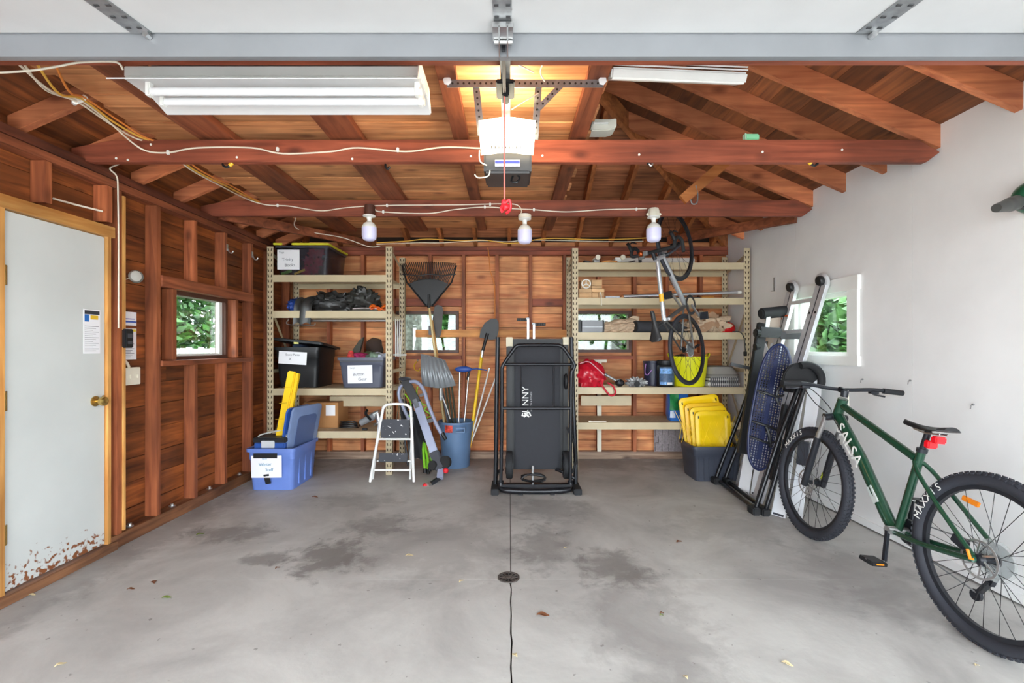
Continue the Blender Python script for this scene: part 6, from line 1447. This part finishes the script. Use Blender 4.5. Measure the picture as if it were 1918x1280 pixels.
for f in (.06,.2,.36,.52,.68,.84):
    a = V(rails[0][0])+(V(rails[0][1])-V(rails[0][0]))*f; b = V(rails[1][0])+(V(rails[1][1])-V(rails[1][0]))*f
    part('rung', MB().beam(a, b, .03, .03), M_AL, t, bevel=.003)
for z, off in ((.20,-.036),(.22,.036),(.28,.036)):
    c = V(rails[1][0])+(V(rails[1][1])-V(rails[1][0]))*(z*.6)
    part('warning_sticker', MB().obox(c+V((-.018,off,0)), (.001,0,0), (0,.022,0), (-.002,0,.007)), mat('orange_sticker', rgb(222,96,40), .5), t)
# ---- skis
def ski(base, topp, wd, label, k):
    base, topp = V(base), V(topp); t = thing('ski', label, 'ski', tuple(base))
    d = (topp-base); 
    def f(u, v): 
        w_ = wd*(1.0+.25*(2*v-1)**2)*(1 if v < .93 else max(.25, 1-(v-.93)*10))
        return base+d*v+V((-.0-.06*max(0,v-.88)*8*max(0,v-.88)*8*.3, (u-.5)*w_*-.85, 0))+V(((u-.5)*w_*.5, 0, 0))
    part('ski_body', MB().sheet(f, 4, 30, .012), mat('ski_white', rgb(226,228,232), .3, var=.03), t)
    g = lambda lo, hi, m, nm: part(nm, MB().sheet(lambda u, v: V(f(.12+.76*u, lo+(hi-lo)*v))+V((-.0035,-.0035,0)), 3, 8, .0015), m, t)
    g(.012, .022, mat('ski_yellow', rgb(232,220,60), .4), 'tail_band'); g(.12, .26, M_BLACK, 'graphic'); g(.40, .62, mat('ski_charcoal', rgb(60,62,70), .4, var=.3, scale=40), 'graphic'); g(.66, .675, mat('ski_orange', rgb(230,90,40), .4), 'graphic')
    part('tail_cap', MB().obox(base+V((-.002,0,.012)), (.022,-.038,0), (.006,.006,0), (0,0,.012)), M_DGREY, t, bevel=.003)
    bz = base+d*.47+V((-.03,-.02,0)); part('ski_binding', MB().obox(bz, (.02,-.035,0), (.02,.02,0), (.01,0,.09)), M_DGREY, t, bevel=.008)
ski((2.085,4.18,0),(2.44,4.46,1.34),.085,'white ski with yellow tail standing under the snowshoe, nearer the tote',0)
ski((2.175,4.13,0),(2.49,4.40,1.34),.085,'white ski with yellow tail standing under the snowshoe, nearer the wall',1)
ski((2.075,3.62,0),(2.36,3.80,1.05),.085,'white ski behind the front wheel, nearer the exercise frame',2)
ski((2.165,3.56,0),(2.42,3.70,1.05),.085,'white ski behind the front wheel, nearer the white wall',3)
# ================================================================ floor drain and litter
t = thing('floor_drain', 'round cast iron floor drain at the crossing of the slab joints', 'drain', (-.004,2.654,0))
dc = V((-.004,2.654,0)); M_CI = mat('cast_iron', rgb(92,84,80), .6, .4, var=.15, scale=40)
part('rim_ring', MB().lathe([(.052,.001),(.062,.001),(.062,.007),(.052,.007)], dc, (0,0,1), 36, close=True), M_CI, t)
part('sump', MB().cyl(dc+V((0,0,.0005)), dc+V((0,0,.002)), .055, n=32), mat('drain_dark', rgb(24,22,22), .9), t)
for k in range(12):
    a = k*math.tau/12; part('grate_bar', MB().beam(dc+V((.012*math.cos(a),.012*math.sin(a),.004)), dc+V((.055*math.cos(a),.055*math.sin(a),.004)), .008, .005), M_CI, t)
part('centre_boss', MB().cyl(dc+V((0,0,.001)), dc+V((0,0,.008)), .016, n=16), M_CI, t)
def fl_(px, py): Y = FPX*EYE/(py-VPY); return V(((px-VPX)*Y/FPX, Y, .0))
M_LF = mat('brown_leaf', rgb(118,72,44), .8, var=.15); M_LP = mat('pale_leaf', rgb(208,190,150), .8, var=.15); M_LG = mat('green_leaf_bit', rgb(112,128,60), .8)
def leaf(px, py, s, m, label, group=None, a=0.0):
    c = fl_(px, py); mb = MB(); u = V((math.cos(a), math.sin(a), 0)); v = V((-math.sin(a), math.cos(a), 0))
    mb.sheet(lambda p, q: c+u*(p-.5)*s*1.7+v*(q-.5)*s*math.sin(math.pi*min(max(p,.06),.94))+V((0,0,.003+.010*abs(q-.5)*2*s/.04*.5+.004*math.sin(p*5))), 6, 4, .0012)
    return single('dry_leaf', mb, m, label, 'leaf', group)
leaf(1017,1154,.036,M_LF,'curled brown leaf lying beyond the cracked slab joint')
for px, py, s, a in ((767,1042,.028,.3),(864,1090,.022,1.0),(964,1229,.02,2.2),(1059,1028,.016,.5),(1284,1270,.015,1.8),(1475,1246,.025,-.5),(1830,1248,.016,.4),(60,1116,.018,.3),(113,1247,.022,1.0)):
    leaf(px, py, s, M_LP, 'small pale dry leaf scrap on the concrete floor', 'pale leaf scraps on the floor', a)
for px, py, s, a in ((288,1092,.03,2.3),(245,1105,.02,.4),(1272,1016,.03,.6),(560,902,.05,.5),(590,932,.03,0),(520,1065,.02,1.2),(1240,1150,.015,.4)):
    leaf(px, py, s, M_LF, 'small dark twig or leaf crumb on the concrete floor', 'dark crumbs on the floor', a)
for px, py, s, a in ((312,1121,.025,.3),(375,1002,.03,.9),(1239,1154,.014,.4)):
    leaf(px, py, s, M_LG, 'small green leaf piece on the concrete floor', 'green leaf pieces on the floor', a)
# ================================================================ outside the windows
M_BARK = mat('grey_bark', rgb(150,152,142), .9, var=.35, scale=24, bump=.4)
def foliage(name, label, c, r, n, size, m, seed, trunk=True):
    rd = random.Random(seed); t = thing(name, label, 'shrub', (c[0], c[1], 0), 'greenery outside the windows')
    mb = MB(); vs_, fs_ = [], []
    for k in range(n):
        p = V((rd.uniform(-1,1), rd.uniform(-1,1), rd.uniform(-1,1)))
        if p.length > 1: p = p.normalized()*rd.uniform(.75,1)
        p = V((c[0]+p.x*r[0], c[1]+p.y*r[1], c[2]+p.z*r[2]))
        u = V((rd.gauss(0,1), rd.gauss(0,1), rd.gauss(0,.6))).normalized(); w_ = V((rd.gauss(0,1), rd.gauss(0,1), rd.gauss(0,1))); v = u.cross(w_).normalized()
        s = size*rd.uniform(.6,1.3); b = len(vs_)
        vs_ += [p-u*s, p+v*s*.45-u*s*.1, p+u*s, p-v*s*.45-u*s*.1]; fs_.append((b,b+1,b+2,b+3))
    me = bpy.data.meshes.new('foliage'); me.from_pydata([tuple(q) for q in vs_], [], fs_); me.materials.append(m)
    o = bpy.data.objects.new('foliage', me); COL.objects.link(o); o.parent = t; o.matrix_parent_inverse = WORLD[t].inverted(); o['kind'] = 'stuff'
    for k in range(3):
        x, y = c[0]+rd.uniform(-.4,.4)*r[0], c[1]+rd.uniform(-.4,.4)*r[1]
        part('stem', MB().tube([(x,y,-.06),(x+rd.uniform(-.1,.1),y,c[2]*.6),(x+rd.uniform(-.3,.3),y+rd.uniform(-.2,.2),c[2]+r[2]*.5)], [.04,.03,.012], 8), M_BARK, t)
    return t
def leafmat(name, c1, c2):
    m = mat(name, c1, .5, var=0); nt = m.node_tree; b = nt.nodes['Principled BSDF']
    tc = nt.nodes.new('ShaderNodeTexCoord'); nz = nt.nodes.new('ShaderNodeTexNoise'); nz.inputs['Scale'].default_value = 7; nt.links.new(tc.outputs['Object'], nz.inputs['Vector'])
    rp = nt.nodes.new('ShaderNodeValToRGB'); rp.color_ramp.elements[0].color = c1; rp.color_ramp.elements[1].color = c2; rp.color_ramp.elements[0].position = .35; rp.color_ramp.elements[1].position = .65
    nt.links.new(nz.outputs[0], rp.inputs[0]); nt.links.new(rp.outputs[0], b.inputs['Base Color']); return m
LF1 = leafmat('leaf_green', rgb(20,54,14), rgb(66,112,42)); LF2 = leafmat('leaf_green_pale', rgb(30,70,26), rgb(88,132,68))
foliage('hedge_shrub', 'leafy green shrub beyond the picket fence outside the left window', (-5.6,8.0,1.7), (1.0,1.9,1.5), 9000, .085, LF1, 1)
foliage('hedge_shrub', 'pale green shrub behind the tree trunk outside the back wall', (-1.3,9.6,1.7), (2.2,.7,1.7), 26000, .13, LF2, 2)
foliage('hedge_shrub', 'bright green shrub outside the back window behind the right shelving', (2.1,8.6,1.5), (1.6,.7,1.7), 24000, .12, LF1, 3)
foliage('hedge_shrub', 'broad-leaved green shrub close outside the white wall window', (4.1,5.9,1.0), (.9,1.3,.95), 9000, .10, LF2, 4)
t = thing('tree', 'grey-barked tree trunk standing close outside the back window', 'tree', (-1.32,6.5,-.06))
part('trunk', MB().tube([(-1.33,6.5,-.06),(-1.31,6.5,.8),(-1.33,6.52,1.8),(-1.36,6.55,3.2)], [.22,.19,.18,.17], 20), M_BARK, t)
part('branch', MB().tube([(-1.33,6.52,2.0),(-1.1,6.6,2.6),(-.8,6.7,3.3)], [.07,.05,.03], 10), M_BARK, t)
t = thing('picket_fence', 'weathered white picket fence outside the left window', 'fence', (-4.0,6.2,-.06))
M_PK = mat('weathered_picket', rgb(206,206,196), .8, var=.12, scale=14)
for k in range(22):
    y = 5.0+k*.115; h = 1.30+.012*math.sin(k*3.7)
    part('picket', MB().prism([(0,-.06),(.10,-.06),(.10,h-.02),(.085,h),(.015,h),(0,h-.02)], (-4.0,y,0), (0,1,0), (0,0,1), (.02,0,0)), M_PK, t)
for z in (.35,1.0): part('fence_rail', MB().box(-4.06,-4.0,5.0,7.6,z,z+.08), M_PK, t)
t = thing('neighbour_house', 'pale sided house beyond the shrub outside the white wall window', 'house', (7.5,9.5,0))
for k in range(18): part('siding_board', MB().box(6.99-.01*(k % 2),7.0+.02,6.0,14.0,-.06+k*.18,.115+k*.18), mat('pale_siding', rgb(214,214,210), .7), t)
part('house_wall', MB().box(7.02,8.5,6.0,14.0,-.06,3.3), M_WHITE, t)
